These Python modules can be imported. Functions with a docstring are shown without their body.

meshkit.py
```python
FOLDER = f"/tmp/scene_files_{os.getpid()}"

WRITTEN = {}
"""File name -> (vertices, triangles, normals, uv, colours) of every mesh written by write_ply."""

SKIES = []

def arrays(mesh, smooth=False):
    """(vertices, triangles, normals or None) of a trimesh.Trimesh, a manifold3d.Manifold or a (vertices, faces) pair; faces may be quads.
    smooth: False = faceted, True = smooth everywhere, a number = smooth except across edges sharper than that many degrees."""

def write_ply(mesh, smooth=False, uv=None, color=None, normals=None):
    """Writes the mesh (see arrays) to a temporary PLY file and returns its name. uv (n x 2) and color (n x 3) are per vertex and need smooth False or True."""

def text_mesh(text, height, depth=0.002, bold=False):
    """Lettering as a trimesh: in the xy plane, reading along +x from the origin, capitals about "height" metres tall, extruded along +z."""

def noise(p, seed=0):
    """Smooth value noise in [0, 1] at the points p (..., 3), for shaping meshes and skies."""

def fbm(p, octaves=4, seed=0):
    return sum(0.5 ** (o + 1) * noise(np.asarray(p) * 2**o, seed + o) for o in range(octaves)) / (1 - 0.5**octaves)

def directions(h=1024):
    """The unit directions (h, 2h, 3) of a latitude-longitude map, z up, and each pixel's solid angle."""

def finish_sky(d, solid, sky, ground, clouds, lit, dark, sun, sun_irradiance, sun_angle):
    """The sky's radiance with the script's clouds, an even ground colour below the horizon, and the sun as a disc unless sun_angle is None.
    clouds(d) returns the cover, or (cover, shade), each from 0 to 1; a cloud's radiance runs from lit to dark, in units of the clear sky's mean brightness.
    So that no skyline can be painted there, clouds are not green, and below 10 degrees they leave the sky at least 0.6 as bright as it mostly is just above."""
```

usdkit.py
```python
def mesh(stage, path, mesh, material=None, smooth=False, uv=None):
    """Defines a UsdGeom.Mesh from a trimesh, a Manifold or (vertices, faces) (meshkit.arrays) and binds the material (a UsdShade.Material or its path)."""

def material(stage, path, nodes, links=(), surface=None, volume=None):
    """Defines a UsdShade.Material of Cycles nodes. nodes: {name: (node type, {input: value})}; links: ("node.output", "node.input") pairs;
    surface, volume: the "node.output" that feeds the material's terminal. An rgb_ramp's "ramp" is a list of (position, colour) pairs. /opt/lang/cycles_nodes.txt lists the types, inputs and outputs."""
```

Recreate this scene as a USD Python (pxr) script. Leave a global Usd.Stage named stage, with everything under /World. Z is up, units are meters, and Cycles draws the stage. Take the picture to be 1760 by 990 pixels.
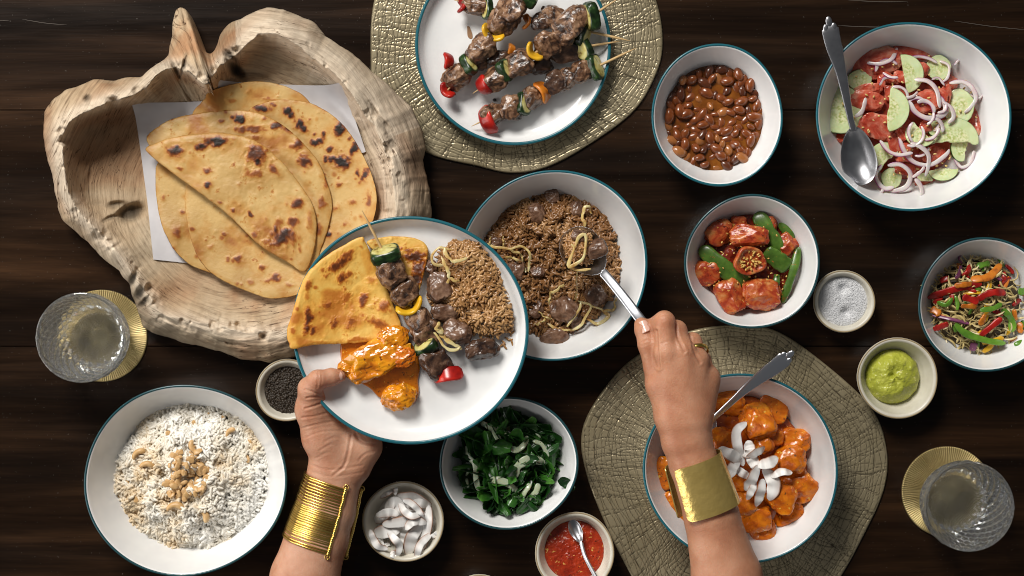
import math, random
import numpy as np, trimesh, usdkit, meshkit
from pxr import Usd, UsdGeom, UsdLux, UsdShade, Gf, Sdf, Vt

stage = Usd.Stage.CreateInMemory()
UsdGeom.SetStageUpAxis(stage, "Z")
UsdGeom.SetStageMetersPerUnit(stage, 1.0)
UsdGeom.Xform.Define(stage, "/World")
UsdGeom.Scope.Define(stage, "/World/Looks")

# ---------------------------------------------------------------- camera, lamps, exposure
CAM_H = 2.2                       # the camera looks straight down from this height above the table
PX = 1 / 1500.0                   # metres of table per pixel of the photograph
cam = UsdGeom.Camera.Define(stage, "/World/camera")
cam.AddTranslateOp().Set(Gf.Vec3d(0, 0, CAM_H))
cam.CreateFocalLengthAttr(50.0)
cam.CreateHorizontalApertureAttr(50.0 * 1760 * PX / CAM_H)
cam.CreateVerticalApertureAttr(50.0 * 990 * PX / CAM_H)
cam.CreateClippingRangeAttr(Gf.Vec2f(0.05, 100.0))
cam.CreateExposureAttr(0.05)
V3 = np.array


def lamp(name, pos, target, w, h, watts, color):
    l = UsdLux.RectLight.Define(stage, "/World/" + name)
    l.CreateWidthAttr(w); l.CreateHeightAttr(h); l.CreateIntensityAttr(watts); l.CreateColorAttr(Gf.Vec3f(*color))
    m = Gf.Matrix4d().SetLookAt(Gf.Vec3d(*pos), Gf.Vec3d(*target), Gf.Vec3d(0, 0, 1)).GetInverse()
    UsdGeom.Xformable(l).AddTransformOp().Set(m)


lamp("window_light", (-1.25, 2.55, 3.05), (0, 0, 0), 1.30, 1.30, 36.5, (1.0, 0.965, 0.91))
lamp("side_window_light", (-2.7, -0.45, 1.35), (0, 0, 0), 2.6, 1.3, 4.8, (1.0, 0.97, 0.93))
dome = UsdLux.DomeLight.Define(stage, "/World/room_light")
usdkit.material(stage, "/World/Looks/room", {"b": ("background_shader", {"color": (0.93, 0.96, 1.0), "strength": 0.085})}, [], surface="b.background")
UsdShade.MaterialBindingAPI.Apply(dome.GetPrim()).Bind(UsdShade.Material.Get(stage, "/World/Looks/room"))


# ---------------------------------------------------------------- helpers
def W(px, py, z=0.0):
    """The point at height z that stands at a place of the photograph (pixels of 1760 x 990)."""
    k = (CAM_H - z) / CAM_H * PX
    return np.array([(px - 880) * k, (495 - py) * k, z])


def WA(pts, z=0.0):
    return np.array([W(p[0], p[1], p[2] if len(p) > 2 else z) for p in pts])


def sc(px, z=0.0):
    return px * PX * (CAM_H - z) / CAM_H


used = {}


def numbered(parent, name):
    k = used.get((parent, name), -1) + 1
    used[(parent, name)] = k
    return f"{parent}/{name}" + (f"_{k:03d}" if k else "")


def tag(prim, label=None, cat=None, group=None, kind=None):
    for k, v in (("label", label), ("category", cat), ("group", group), ("kind", kind)):
        if v:
            prim.SetCustomDataByKey(k, v)


def thing(name, loc, label, cat, group=None, kind=None):
    path = numbered("/World", name)
    x = UsdGeom.Xform.Define(stage, path)
    x.AddTranslateOp().Set(Gf.Vec3d(*map(float, loc)))
    tag(x.GetPrim(), label, cat, group, kind)
    x_loc[path] = np.array(loc, float)
    return path


x_loc = {}


def raw(mesh):
    if isinstance(mesh, trimesh.Trimesh):
        return np.array(mesh.vertices, float), np.array(mesh.faces)
    v, f = mesh
    v, f = np.asarray(v, float), np.asarray(f, int)
    if f.shape[1] == 4:
        f = np.vstack([f[:, [0, 1, 2]], f[:, [0, 2, 3]]])
    return v, f


def put(parent, name, mesh, mat, label=None, cat=None, group=None, kind=None, smooth=True, attrs=None):
    """One mesh, given in world coordinates: a part under parent (a thing's or part's path), or a thing of its own when parent is None."""
    v, f = raw(mesh)
    root = "/" .join((parent or "").split("/")[:3])
    if parent is None:
        loc = np.array([v[:, 0].mean(), v[:, 1].mean(), v[:, 2].min()])
    else:
        loc = x_loc[root]
    path = numbered(parent or "/World", name)
    m = usdkit.mesh(stage, path, (v - loc, f), "/World/Looks/" + mat, smooth=smooth)
    if parent is None:
        m.AddTranslateOp().Set(Gf.Vec3d(*map(float, loc)))
        x_loc[path] = loc
    if attrs:
        for k, a in attrs.items():
            a = np.asarray(a, np.float32)
            if a.ndim == 1:
                a = np.stack([a, a, a], 1)
            UsdGeom.PrimvarsAPI(m).CreatePrimvar(k, Sdf.ValueTypeNames.Color3fArray, "vertex").Set(Vt.Vec3fArray.FromNumpy(a))
    tag(m.GetPrim(), label, cat, group, kind)
    return path


def join(meshes):
    vs, fs, n = [], [], 0
    for m in meshes:
        v, f = raw(m)
        vs.append(v); fs.append(f + n); n += len(v)
    return np.vstack(vs), np.vstack(fs)


def grid_faces(nu, nv, wrap_v=True):
    """Quads of a nu x nv grid of points, rows along u."""
    i, j = np.meshgrid(np.arange(nu - 1), np.arange(nv if wrap_v else nv - 1), indexing="ij")
    j2 = (j + 1) % nv
    return np.stack([i * nv + j, i * nv + j2, (i + 1) * nv + j2, (i + 1) * nv + j], -1).reshape(-1, 4)


def lathe(profile, n=96, c=(0, 0, 0), rx=1.0, ry=1.0, wob=(), cap=True, zmod=None):
    """Profile (r, z) turned about z. wob: (k, amplitude, phase) ripples of the radius."""
    p = np.asarray(profile, float)
    a = np.arange(n) * 2 * np.pi / n
    w = 1 + sum((A * np.cos(k * a + ph) for k, A, ph in wob), np.zeros(n))
    x = p[:, :1] * w * np.cos(a) * rx
    y = p[:, :1] * w * np.sin(a) * ry
    z = np.repeat(p[:, 1:2], n, 1)
    if zmod is not None:
        z = z + zmod(x, y)
    v = np.stack([x, y, z], -1).reshape(-1, 3)
    f = grid_faces(len(p), n)
    f = np.vstack([f[:, [0, 1, 2]], f[:, [0, 2, 3]]])
    if cap:
        for row, flip in ((0, True), (len(p) - 1, False)):
            if p[row, 0] > 1e-9:
                k = len(v)
                v = np.vstack([v, v[row * n:(row + 1) * n].mean(0)])
                j = np.arange(n)
                t = np.stack([row * n + j, row * n + (j + 1) % n, np.full(n, k)], 1)
                f = np.vstack([f, t[:, ::-1] if flip else t])
    v = v + np.asarray(c, float)
    return v, f


def spline(pts, n, closed=False):
    """Catmull-Rom through the points, n samples evenly along the length."""
    p = np.asarray(pts, float)
    m = len(p)
    if closed:
        q = np.vstack([p[-1], p, p[0], p[1]])
        segs = m
    else:
        q = np.vstack([2 * p[0] - p[1], p, 2 * p[-1] - p[-2]])
        segs = m - 1
    out = []
    for s in range(segs):
        a, b, c, d = q[s:s + 4]
        t = np.linspace(0, 1, 12, endpoint=False)[:, None]
        out.append(0.5 * ((2 * b) + (c - a) * t + (2 * a - 5 * b + 4 * c - d) * t ** 2 + (3 * b - a - 3 * c + d) * t ** 3))
    out = np.vstack(out + [q[1:2] if closed else q[-2:-1]])
    L = np.r_[0, np.cumsum(np.linalg.norm(np.diff(out, axis=0), axis=1))]
    u = np.linspace(0, L[-1], n + 1)[:-1] if closed else np.linspace(0, L[-1], n)
    return np.stack([np.interp(u, L, out[:, k]) for k in range(out.shape[1])], 1)


def sweep(pts, w, t, n=8, up=(0, 0, 1), power=2.0, taper=0.0, ends=0.25):
    """A band of width w and thickness t (numbers or one value per point) along the points; up is the thickness direction. power 2 = oval section, 4 = boxy."""
    p = np.asarray(pts, float)
    m = len(p)
    tan = np.gradient(p, axis=0)
    tan /= np.linalg.norm(tan, axis=1, keepdims=True) + 1e-12
    up = np.broadcast_to(np.asarray(up, float), p.shape)
    side = np.cross(tan, up)
    side /= np.linalg.norm(side, axis=1, keepdims=True) + 1e-9
    nor = np.cross(side, tan)
    w = np.broadcast_to(np.asarray(w, float), (m,)).copy()
    t = np.broadcast_to(np.asarray(t, float), (m,)).copy()
    u = np.linspace(0, 1, m)
    if taper:
        k = np.clip(np.minimum(u, 1 - u) / taper, 0, 1)
        k = np.sqrt(1 - (1 - k) ** 2) * (1 - ends) + ends
        w *= k; t *= np.maximum(k, 0.4)
    a = np.arange(n) * 2 * np.pi / n
    ca, sa = np.cos(a), np.sin(a)
    ca = np.sign(ca) * np.abs(ca) ** (2 / power); sa = np.sign(sa) * np.abs(sa) ** (2 / power)
    v = p[:, None] + (w[:, None] / 2 * ca)[..., None] * side[:, None] + (t[:, None] / 2 * sa)[..., None] * nor[:, None]
    v = v.reshape(-1, 3)
    f = grid_faces(m, n)
    f = np.vstack([f[:, [0, 1, 2]], f[:, [0, 2, 3]]])
    k0 = len(v)
    v = np.vstack([v, p[:1], p[-1:]])
    j = np.arange(n)
    f = np.vstack([f, np.stack([(j + 1) % n, j, np.full(n, k0)], 1), np.stack([(m - 1) * n + j, (m - 1) * n + (j + 1) % n, np.full(n, k0 + 1)], 1)])
    return v, f


def rotm(rx=0, ry=0, rz=0):
    return trimesh.transformations.euler_matrix(rx, ry, rz)[:3, :3]


_ico = {}


def ico(sub):
    if sub not in _ico:
        m = trimesh.creation.icosphere(sub, 1.0)
        _ico[sub] = (np.array(m.vertices), np.array(m.faces))
    return _ico[sub]


def chunk(c, size, rot=(0, 0, 0), seed=0, sub=3, power=3.5, amp=0.12, freq=2.0, fine=0.03, facets=0):
    """A lump with rounded-box proportions: size = full x, y, z; power sets how boxy; the surface is roughened by noise."""
    v, f = ico(sub)
    d = v / (np.abs(v) ** power).sum(1, keepdims=True) ** (1 / power)
    rs = np.random.RandomState(seed + 17)
    for _ in range(facets):                                # planes that slice corners off, as a knife does
        nrm = rs.normal(size=3); nrm /= np.linalg.norm(nrm)
        h = rs.uniform(0.72, 0.95)
        over = d @ nrm - h
        d = d - np.where(over > 0, over * 0.9, 0)[:, None] * nrm
    o = rs.uniform(0, 50, 3)
    nz = meshkit.fbm(v * freq + o, 3, seed) - 0.5
    nf = meshkit.fbm(v * freq * 4 + o, 2, seed + 5) - 0.5
    d = d * (1 + 2 * amp * nz + 2 * fine * nf)[:, None]
    return (d * (np.asarray(size, float) / 2)) @ rotm(*rot).T + np.asarray(c, float), f


def polydisc(outline, zt, thick, rings=14, seed=0, center=None, edge=0.35, n=None):
    """A thin slab over a star-shaped outline (world x, y): zt(x, y) gives its upper face; rounded edge. Returns vertices and faces."""
    o = np.asarray(outline, float)[:, :2]
    if n:
        o = spline(o, n, True)
    n = len(o)
    c = o.mean(0) if center is None else np.asarray(center, float)[:2]
    u = np.r_[np.linspace(0.04, 0.93, rings), 0.965, 0.988, 1.0]
    top = c + u[:, None, None] * (o - c)
    z = zt(top[..., 0], top[..., 1])
    drop = np.zeros(len(u)); drop[-3:] = (0.08, 0.25, edge)
    zt_ = z - thick * drop[:, None]
    T = np.concatenate([top, zt_[..., None]], -1)
    ub = u[::-1][1::2]
    bot = c + ub[:, None, None] * (o - c)
    B = np.concatenate([bot, (zt(bot[..., 0], bot[..., 1]) - thick)[..., None]], -1)
    P = np.concatenate([T, B])
    v = P.reshape(-1, 3)
    f = grid_faces(len(P), n)
    f = np.vstack([f[:, [0, 1, 2]], f[:, [0, 2, 3]]])
    j = np.arange(n)
    last = len(P) - 1
    k = len(v)
    v = np.vstack([v, [*c, zt(c[0], c[1])], [*c, zt(c[0], c[1]) - thick]])
    f = np.vstack([f, np.stack([(j + 1) % n, j, np.full(n, k)], 1), np.stack([last * n + j, last * n + (j + 1) % n, np.full(n, k + 1)], 1)])
    return v, f[:, ::-1]


def fixn(mesh):
    """Turns the faces outward if the closed mesh is inside out."""
    v, f = raw(mesh)
    vol = np.einsum("ij,ij->i", v[f[:, 0]], np.cross(v[f[:, 1]], v[f[:, 2]])).sum()
    return (v, f[:, ::-1]) if vol < 0 else (v, f)


def fb(x, y, s, seed=0, o=3):
    x = np.asarray(x, float)
    return meshkit.fbm(np.stack([x * s + 31.3, np.asarray(y, float) * s + 17.7, np.full_like(x, seed * 3.1)], -1), o, seed) - 0.5


def surface_nets(F, lo, h):
    """The zero surface of the sampled field F (negative inside) as quads, one vertex per crossed cell."""
    s = F < 0
    cells = np.zeros(np.array(F.shape) - 1, int)
    for a, b, c in np.ndindex(2, 2, 2):
        cells += s[a:F.shape[0] - 1 + a, b:F.shape[1] - 1 + b, c:F.shape[2] - 1 + c]
    act = (cells > 0) & (cells < 8)
    idx = np.full(act.shape, -1)
    idx[act] = np.arange(act.sum())
    I = np.argwhere(act)
    tot, cnt = np.zeros((len(I), 3)), np.zeros(len(I))
    corners = list(np.ndindex(2, 2, 2))
    for a in corners:
        for ax in range(3):
            if a[ax]:
                continue
            b = list(a); b[ax] = 1
            fa = F[tuple((I + a).T)]; fb_ = F[tuple((I + b).T)]
            cr = (fa < 0) != (fb_ < 0)
            t = np.where(cr, fa / np.where(cr, fa - fb_, 1), 0)
            p = np.array(a, float) + np.zeros((len(I), 3)); p[:, ax] += t
            tot[cr] += p[cr]; cnt[cr] += 1
    V = lo + h * (I + tot / cnt[:, None])
    Q = []
    for ax in range(3):
        b, c = (ax + 1) % 3, (ax + 2) % 3
        sl0 = [slice(None)] * 3; sl1 = [slice(None)] * 3
        sl0[ax] = slice(0, -1); sl1[ax] = slice(1, None)
        s0, s1 = s[tuple(sl0)], s[tuple(sl1)]
        for flip, E in ((False, s0 & ~s1), (True, ~s0 & s1)):
            e = np.argwhere(E)
            e = e[(e[:, b] > 0) & (e[:, c] > 0) & (e[:, b] < F.shape[b] - 1) & (e[:, c] < F.shape[c] - 1)]
            def at(db, dc):
                q = e.copy(); q[:, b] += db; q[:, c] += dc
                return idx[tuple(q.T)]
            q = np.stack([at(-1, -1), at(0, -1), at(0, 0), at(-1, 0)], 1)
            Q.append(q[:, ::-1] if flip else q)
    return V, np.vstack(Q)


# ---------------------------------------------------------------- materials
def mat(name, nodes, links, surface="p.BSDF"):
    usdkit.material(stage, "/World/Looks/" + name, nodes, links, surface=surface)


def simple(name, col, rough=0.5, **k):
    mat(name, {"p": ("principled_bsdf", {"base_color": col, "roughness": rough, **k})}, [])


def noisy(name, stops, scale, rough=0.45, bump=0.0, bscale=None, detail=4.0, stretch=(1, 1, 1), distort=0.0, island=0.0, spec2=None, bdist=0.001, specks=None, **k):
    """A principled surface whose colour is a ramp over noise in the thing's own space; island adds a random shift for each separate piece."""
    nodes = {"tc": ("texture_coordinate", {}), "m": ("mapping", {"mapping_type": "point", "scale": stretch}),
             "n": ("noise_texture", {"scale": scale, "detail": detail, "roughness": 0.6, "distortion": distort}),
             "r": ("rgb_ramp", {"ramp": stops}), "p": ("principled_bsdf", {"roughness": rough, **k})}
    links = [("tc.object", "m.vector"), ("m.vector", "n.vector"), ("r.color", "p.base_color")]
    if island:
        nodes |= {"g": ("geometry", {}), "ma": ("math", {"math_type": "multiply_add", "value2": island, "value3": -island / 2}), "ad": ("math", {"math_type": "add"})}
        links += [("g.random_per_island", "ma.value1"), ("ma.value", "ad.value1"), ("n.fac", "ad.value2"), ("ad.value", "r.fac")]
    else:
        links += [("n.fac", "r.fac")]
    if bump:
        nodes |= {"nb": ("noise_texture", {"scale": bscale or scale * 3, "detail": 3.0}), "b": ("bump", {"strength": bump, "distance": bdist})}
        links += [("tc.object", "nb.vector"), ("nb.fac", "b.height"), ("b.normal", "p.normal")]
    if spec2:                                        # roughness also varies
        nodes |= {"rr": ("map_range", {"from_min": 0.35, "from_max": 0.65, "to_min": spec2[0], "to_max": spec2[1]})}
        links += [("n.fac", "rr.value"), ("rr.result", "p.roughness")]
    if specks:                                       # fine spice: flecks of other colours
        for i_, (sc_k, th, colr) in enumerate(specks):
            nodes |= {f"sn{i_}": ("noise_texture", {"scale": sc_k, "detail": 2.0, "distortion": 0.6}), f"sr{i_}": ("rgb_ramp", {"ramp": [(th, (0, 0, 0)), (th + 0.035, (1, 1, 1))]}), f"sx{i_}": ("mix_color", {"blend_type": "mix", "b": colr})}
            src = links.index(next(l for l in links if l[1] == "p.base_color"))
            prev = links.pop(src)[0]
            links += [("tc.object", f"sn{i_}.vector"), (f"sn{i_}.fac", f"sr{i_}.fac"), (prev, f"sx{i_}.a"), (f"sr{i_}.color", f"sx{i_}.fac"), (f"sx{i_}.result", "p.base_color")]
    mat(name, nodes, links)


# glazed tableware
mat("white_glaze", {"tc": ("texture_coordinate", {}), "n": ("noise_texture", {"scale": 40.0, "detail": 3.0}), "r": ("rgb_ramp", {"ramp": [(0.3, (0.74, 0.74, 0.74)), (0.7, (0.80, 0.80, 0.79))]}),
                    "nb": ("noise_texture", {"scale": 25.0, "detail": 2.0}), "b": ("bump", {"strength": 0.085, "distance": 0.002}), "p": ("principled_bsdf", {"roughness": 0.22, "coat_weight": 0.3, "coat_roughness": 0.1})},
    [("tc.object", "n.vector"), ("n.fac", "r.fac"), ("r.color", "p.base_color"), ("tc.object", "nb.vector"), ("nb.fac", "b.height"), ("b.normal", "p.normal")])
simple("teal_rim", (0.012, 0.105, 0.135), 0.25)
simple("dark_rim", (0.012, 0.055, 0.065), 0.25)
noisy("cream_glaze", [(0.3, (0.56, 0.52, 0.43)), (0.7, (0.66, 0.63, 0.54))], 60, rough=0.35, detail=5)
simple("tan_rim", (0.33, 0.25, 0.14), 0.4)
simple("steel", (0.50, 0.51, 0.54), 0.30, metallic=1.0)
noisy("pewter", [(0.3, (0.36, 0.36, 0.38)), (0.7, (0.46, 0.46, 0.48))], 90, rough=0.33, metallic=1.0, bump=0.05)
simple("bright_steel", (0.72, 0.73, 0.77), 0.24, metallic=1.0)
mat("crystal", {"g": ("principled_bsdf", {"base_color": (0.97, 0.985, 0.99), "roughness": 0.0, "ior": 1.5, "transmission_weight": 1.0}), "s": ("diffuse_bsdf", {"color": (0.86, 0.89, 0.93)}),
                "t": ("transparent_bsdf", {"color": (0.96, 0.98, 0.985)}), "q": ("mix_closure", {"fac": 0.045}), "p": ("mix_closure", {"fac": 0.14})},
    [("g.BSDF", "q.closure1"), ("s.BSDF", "q.closure2"), ("q.closure", "p.closure1"), ("t.BSDF", "p.closure2")], surface="p.closure")

# ================================================================ the table
def ramp_mix_wood():
    nodes = {"tc": ("texture_coordinate", {}), "oi": ("geometry", {}),
             "m": ("mapping", {"mapping_type": "point", "scale": (2.2, 30.0, 8.0)}), "m2": ("mapping", {"mapping_type": "point", "scale": (1.0, 9.0, 3.0)}), "m3": ("mapping", {"mapping_type": "point", "scale": (14.0, 420.0, 60.0)}),
             "n": ("noise_texture", {"scale": 1.0, "detail": 7.0, "roughness": 0.62, "distortion": 0.7}), "n2": ("noise_texture", {"scale": 1.6, "detail": 3.0, "distortion": 0.4}), "n3": ("noise_texture", {"scale": 1.0, "detail": 3.0, "roughness": 0.6}),
             "r": ("rgb_ramp", {"ramp": [(0.28, (0.0055, 0.0030, 0.0017)), (0.47, (0.012, 0.0060, 0.0027)), (0.60, (0.021, 0.0102, 0.0042)), (0.78, (0.038, 0.018, 0.0068))]}),
             "r2": ("rgb_ramp", {"ramp": [(0.35, (0.45, 0.45, 0.5)), (0.65, (1.5, 1.35, 1.2))]}), "r3": ("rgb_ramp", {"ramp": [(0.3, (0.72, 0.72, 0.72)), (0.62, (1.15, 1.15, 1.15))]}),
             "x": ("mix_color", {"blend_type": "multiply", "fac": 1.0}), "x3": ("mix_color", {"blend_type": "multiply", "fac": 0.8}),
             "dn": ("noise_texture", {"scale": 420.0, "detail": 1.0}), "dr": ("rgb_ramp", {"ramp": [(0.745, (0, 0, 0)), (0.79, (0.06, 0.055, 0.05))]}), "xd": ("mix_color", {"blend_type": "add", "fac": 1.0}),
             "rr": ("map_range", {"from_min": 0.3, "from_max": 0.7, "to_min": 0.22, "to_max": 0.38}),
             "b": ("bump", {"strength": 0.14, "distance": 0.0006}), "p": ("principled_bsdf", {"roughness": 0.4, "specular_ior_level": 0.16})}
    links = [("tc.object", "m.vector"), ("tc.object", "m2.vector"), ("tc.object", "m3.vector"), ("m.vector", "n.vector"), ("m2.vector", "n2.vector"), ("m3.vector", "n3.vector"), ("n.fac", "r.fac"), ("n2.fac", "r2.fac"), ("n3.fac", "r3.fac"),
             ("r.color", "x.a"), ("r2.color", "x.b"), ("x.result", "x3.a"), ("r3.color", "x3.b"), ("tc.object", "dn.vector"), ("dn.fac", "dr.fac"), ("x3.result", "xd.a"), ("dr.color", "xd.b"), ("xd.result", "p.base_color"),
             ("n.fac", "rr.value"), ("rr.result", "p.roughness"), ("n3.fac", "b.height"), ("b.normal", "p.normal")]
    mat("dark_wood", nodes, links)


ramp_mix_wood()
simple("pale_dust", (0.10, 0.085, 0.07), 0.8)
table = thing("table", (0, 0, -0.04), "dark brown wooden plank table under all the dishes", "table")
seams = [W(0, y)[1] for y in (-330, -95, 189, 595, 1012, 1300)]
for k in range(5):
    y0, y1 = seams[k + 1] + 0.0006, seams[k] - 0.0006
    b = trimesh.creation.box([1.9, y1 - y0, 0.04])
    v = np.array(b.vertices)
    m_ = trimesh.Trimesh(*trimesh.remesh.subdivide(v, b.faces))
    v = v + [0.013 * k, (y0 + y1) / 2, -0.02]
    top = v[:, 2] > -0.001
    put(table, "plank", (v, b.faces), "dark_wood", smooth=False)
put(table, "under_board", raw(trimesh.creation.box([1.88, 1.1, 0.01], transform=trimesh.transformations.translation_matrix([0, 0, -0.0452]))), "dark_wood", smooth=False)
for a, b_ in (((-10, 33), (16, 35)), ((38, 33), (115, 43)), ((1458, 0), (1560, 3)), ((1440, 44), (1560, 46)), ((1640, 36), (1770, 52))):
    p = spline(np.array([W(*a, 0.0003), W((a[0] + b_[0]) / 2, (a[1] + b_[1]) / 2 + 1.5, 0.0003), W(*b_, 0.0003)]), 12)
    put(table, "scratch", sweep(p, 0.0007, 0.0005, 4, taper=0.4), "pale_dust")

# ================================================================ woven-look gold placemats
mat("gold_mat", {"at": ("attribute", {"attribute": "groove"}), "tc": ("texture_coordinate", {}), "n": ("noise_texture", {"scale": 14.0, "detail": 4.0}), "r": ("rgb_ramp", {"ramp": [(0.3, (0.31, 0.255, 0.15)), (0.7, (0.42, 0.355, 0.23))]}),
                 "x": ("mix_color", {"blend_type": "mix", "b": (0.035, 0.025, 0.014)}), "p": ("principled_bsdf", {"metallic": 0.5, "roughness": 0.31})},
    [("tc.object", "n.vector"), ("n.fac", "r.fac"), ("r.color", "x.a"), ("at.fac", "x.fac"), ("x.result", "p.base_color")])


def placemat(px_outline, label, seed):
    o = spline(WA(px_outline, 0.004)[:, :2], 900, True)
    c = o.mean(0)
    rs = np.random.RandomState(seed)
    n = len(o)
    R = np.linalg.norm(o - c, axis=1)
    peri = np.r_[0, np.cumsum(np.linalg.norm(np.diff(np.vstack([o, o[:1]]), axis=0), axis=1))]
    S, per = peri[:-1], peri[-1]
    u = np.r_[np.linspace(0.30, 0.985, 150), 0.993, 1.0]
    pos = c + u[:, None, None] * (o - c)
    dep = (1 - u)[:, None] * R[None, :]                       # metres in from the edge
    s = np.broadcast_to(S, dep.shape)
    g = np.zeros_like(dep)
    wv = 0.00035
    ph = 5 * np.cos(2 * np.pi * S / per * 2 + seed)
    # bands that follow the edge, with a drift that lets them run together and part
    for j in range(38):
        d0 = 0.004 + 0.0041 * j + rs.normal() * 0.0008
        line = d0 + 0.0042 * (meshkit.noise(np.stack([np.cos(2 * np.pi * S / per) * 3.2 + j * 0.23, np.sin(2 * np.pi * S / per) * 3.2, np.full(n, seed)], 1), 3) - 0.5) + 0.0016 * np.sin(2 * np.pi * S / per * rs.randint(9, 22) + rs.uniform(0, 6))
        g = np.maximum(g, np.exp(-((dep - line) / wv) ** 2) * rs.uniform(0.65, 1))
    # lines across, leaning this way and that
    for j in range(270):
        s0 = per * (j + rs.uniform(-0.45, 0.45)) / 270
        lean = rs.normal() * 0.26 + 0.22 * math.sin(7 * 2 * math.pi * s0 / per + seed)
        ds = (s - s0 - lean * (dep - 0.05) - 0.0012 * np.sin(dep * 190 + j))
        ds = (ds + per / 2) % per - per / 2
        ds = ds * (1 - dep / np.maximum(R, 1e-6)[None, :])
        g = np.maximum(g, np.exp(-(ds / wv) ** 2) * rs.uniform(0.6, 1))
    edge = np.clip(dep / 0.0025, 0, 1)
    g = g * edge
    z = 0.0042 - 0.00068 * g - 0.0016 * (1 - edge) ** 2 + 0.0002 * fb(pos[..., 0], pos[..., 1], 300, seed)
    T = np.concatenate([pos, z[..., None]], -1)
    B = np.concatenate([pos[-1:], np.full((1, n, 1), 0.0004)], -1)
    P = np.concatenate([T, B])
    v = P.reshape(-1, 3)
    f = grid_faces(len(P), n)[:, ::-1]
    ga = np.vstack([g, np.zeros((1, n))]).ravel()
    k = len(v)                                                  # plain middle
    v = np.vstack([v, [*c, 0.0042]])
    j = np.arange(n)
    f3 = np.vstack([f[:, [0, 1, 2]], f[:, [0, 2, 3]], np.stack([j, (j + 1) % n, np.full(n, k)], 1)])
    put(None, "placemat", fixn((v, f3)), "gold_mat", label, "placemat", attrs={"groove": np.r_[ga, 0]})


placemat([(637, 110), (643, 0), (690, -120), (870, -170), (1080, -110), (1128, 0), (1139, 80), (1122, 140), (1085, 195), (1010, 250), (940, 287), (880, 297), (820, 285), (733, 262), (680, 210), (642, 150)],
         "gold embossed placemat under the plate of meat skewers", 3)
placemat([(1000, 745), (1030, 680), (1090, 615), (1180, 571), (1260, 559), (1330, 567), (1405, 615), (1495, 697), (1524, 770), (1520, 840), (1485, 920), (1440, 1000), (1390, 1060), (1270, 1085), (1130, 1060), (1085, 990), (1040, 900), (1008, 815)],
         "gold embossed placemat under the bowl of orange curry", 8)

# ================================================================ driftwood bowl
WC = np.array([415.0, 330.0])
w_out = np.array([(75, 215), (78, 188), (92, 170), (112, 155), (140, 149), (165, 138), (195, 140), (215, 134), (242, 131), (262, 118), (278, 106), (290, 94), (291, 78), (296, 62), (297, 38), (303, 20), (312, 13), (322, 17), (330, 34), (338, 60), (345, 79), (353, 88), (361, 91), (368, 86), (374, 76), (378, 60), (392, 42), (425, 24), (455, 15), (500, 21), (545, 43), (562, 62), (590, 84), (640, 124), (690, 168), (720, 208), (731, 250), (726, 275), (737, 330), (739, 370), (725, 420), (690, 480), (630, 545), (560, 595), (510, 612), (455, 625), (420, 617), (380, 605), (330, 590), (270, 575), (246, 560), (232, 520), (222, 490), (205, 465), (150, 415), (108, 378), (95, 340), (88, 300), (78, 255)], float)
_d = w_out - WC
_a = np.degrees(np.arctan2(-_d[:, 1], _d[:, 0])) % 360
_o = np.argsort(_a)
w_ang, w_rad = _a[_o], np.linalg.norm(_d, axis=1)[_o]


def per_interp(a, tab):
    t = np.array(sorted(tab.items()), float)
    x = np.r_[t[:, 0] - 360, t[:, 0], t[:, 0] + 360]
    from scipy.interpolate import PchipInterpolator
    return PchipInterpolator(x, np.tile(t[:, 1], 3))(np.asarray(a) % 360)


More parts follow.
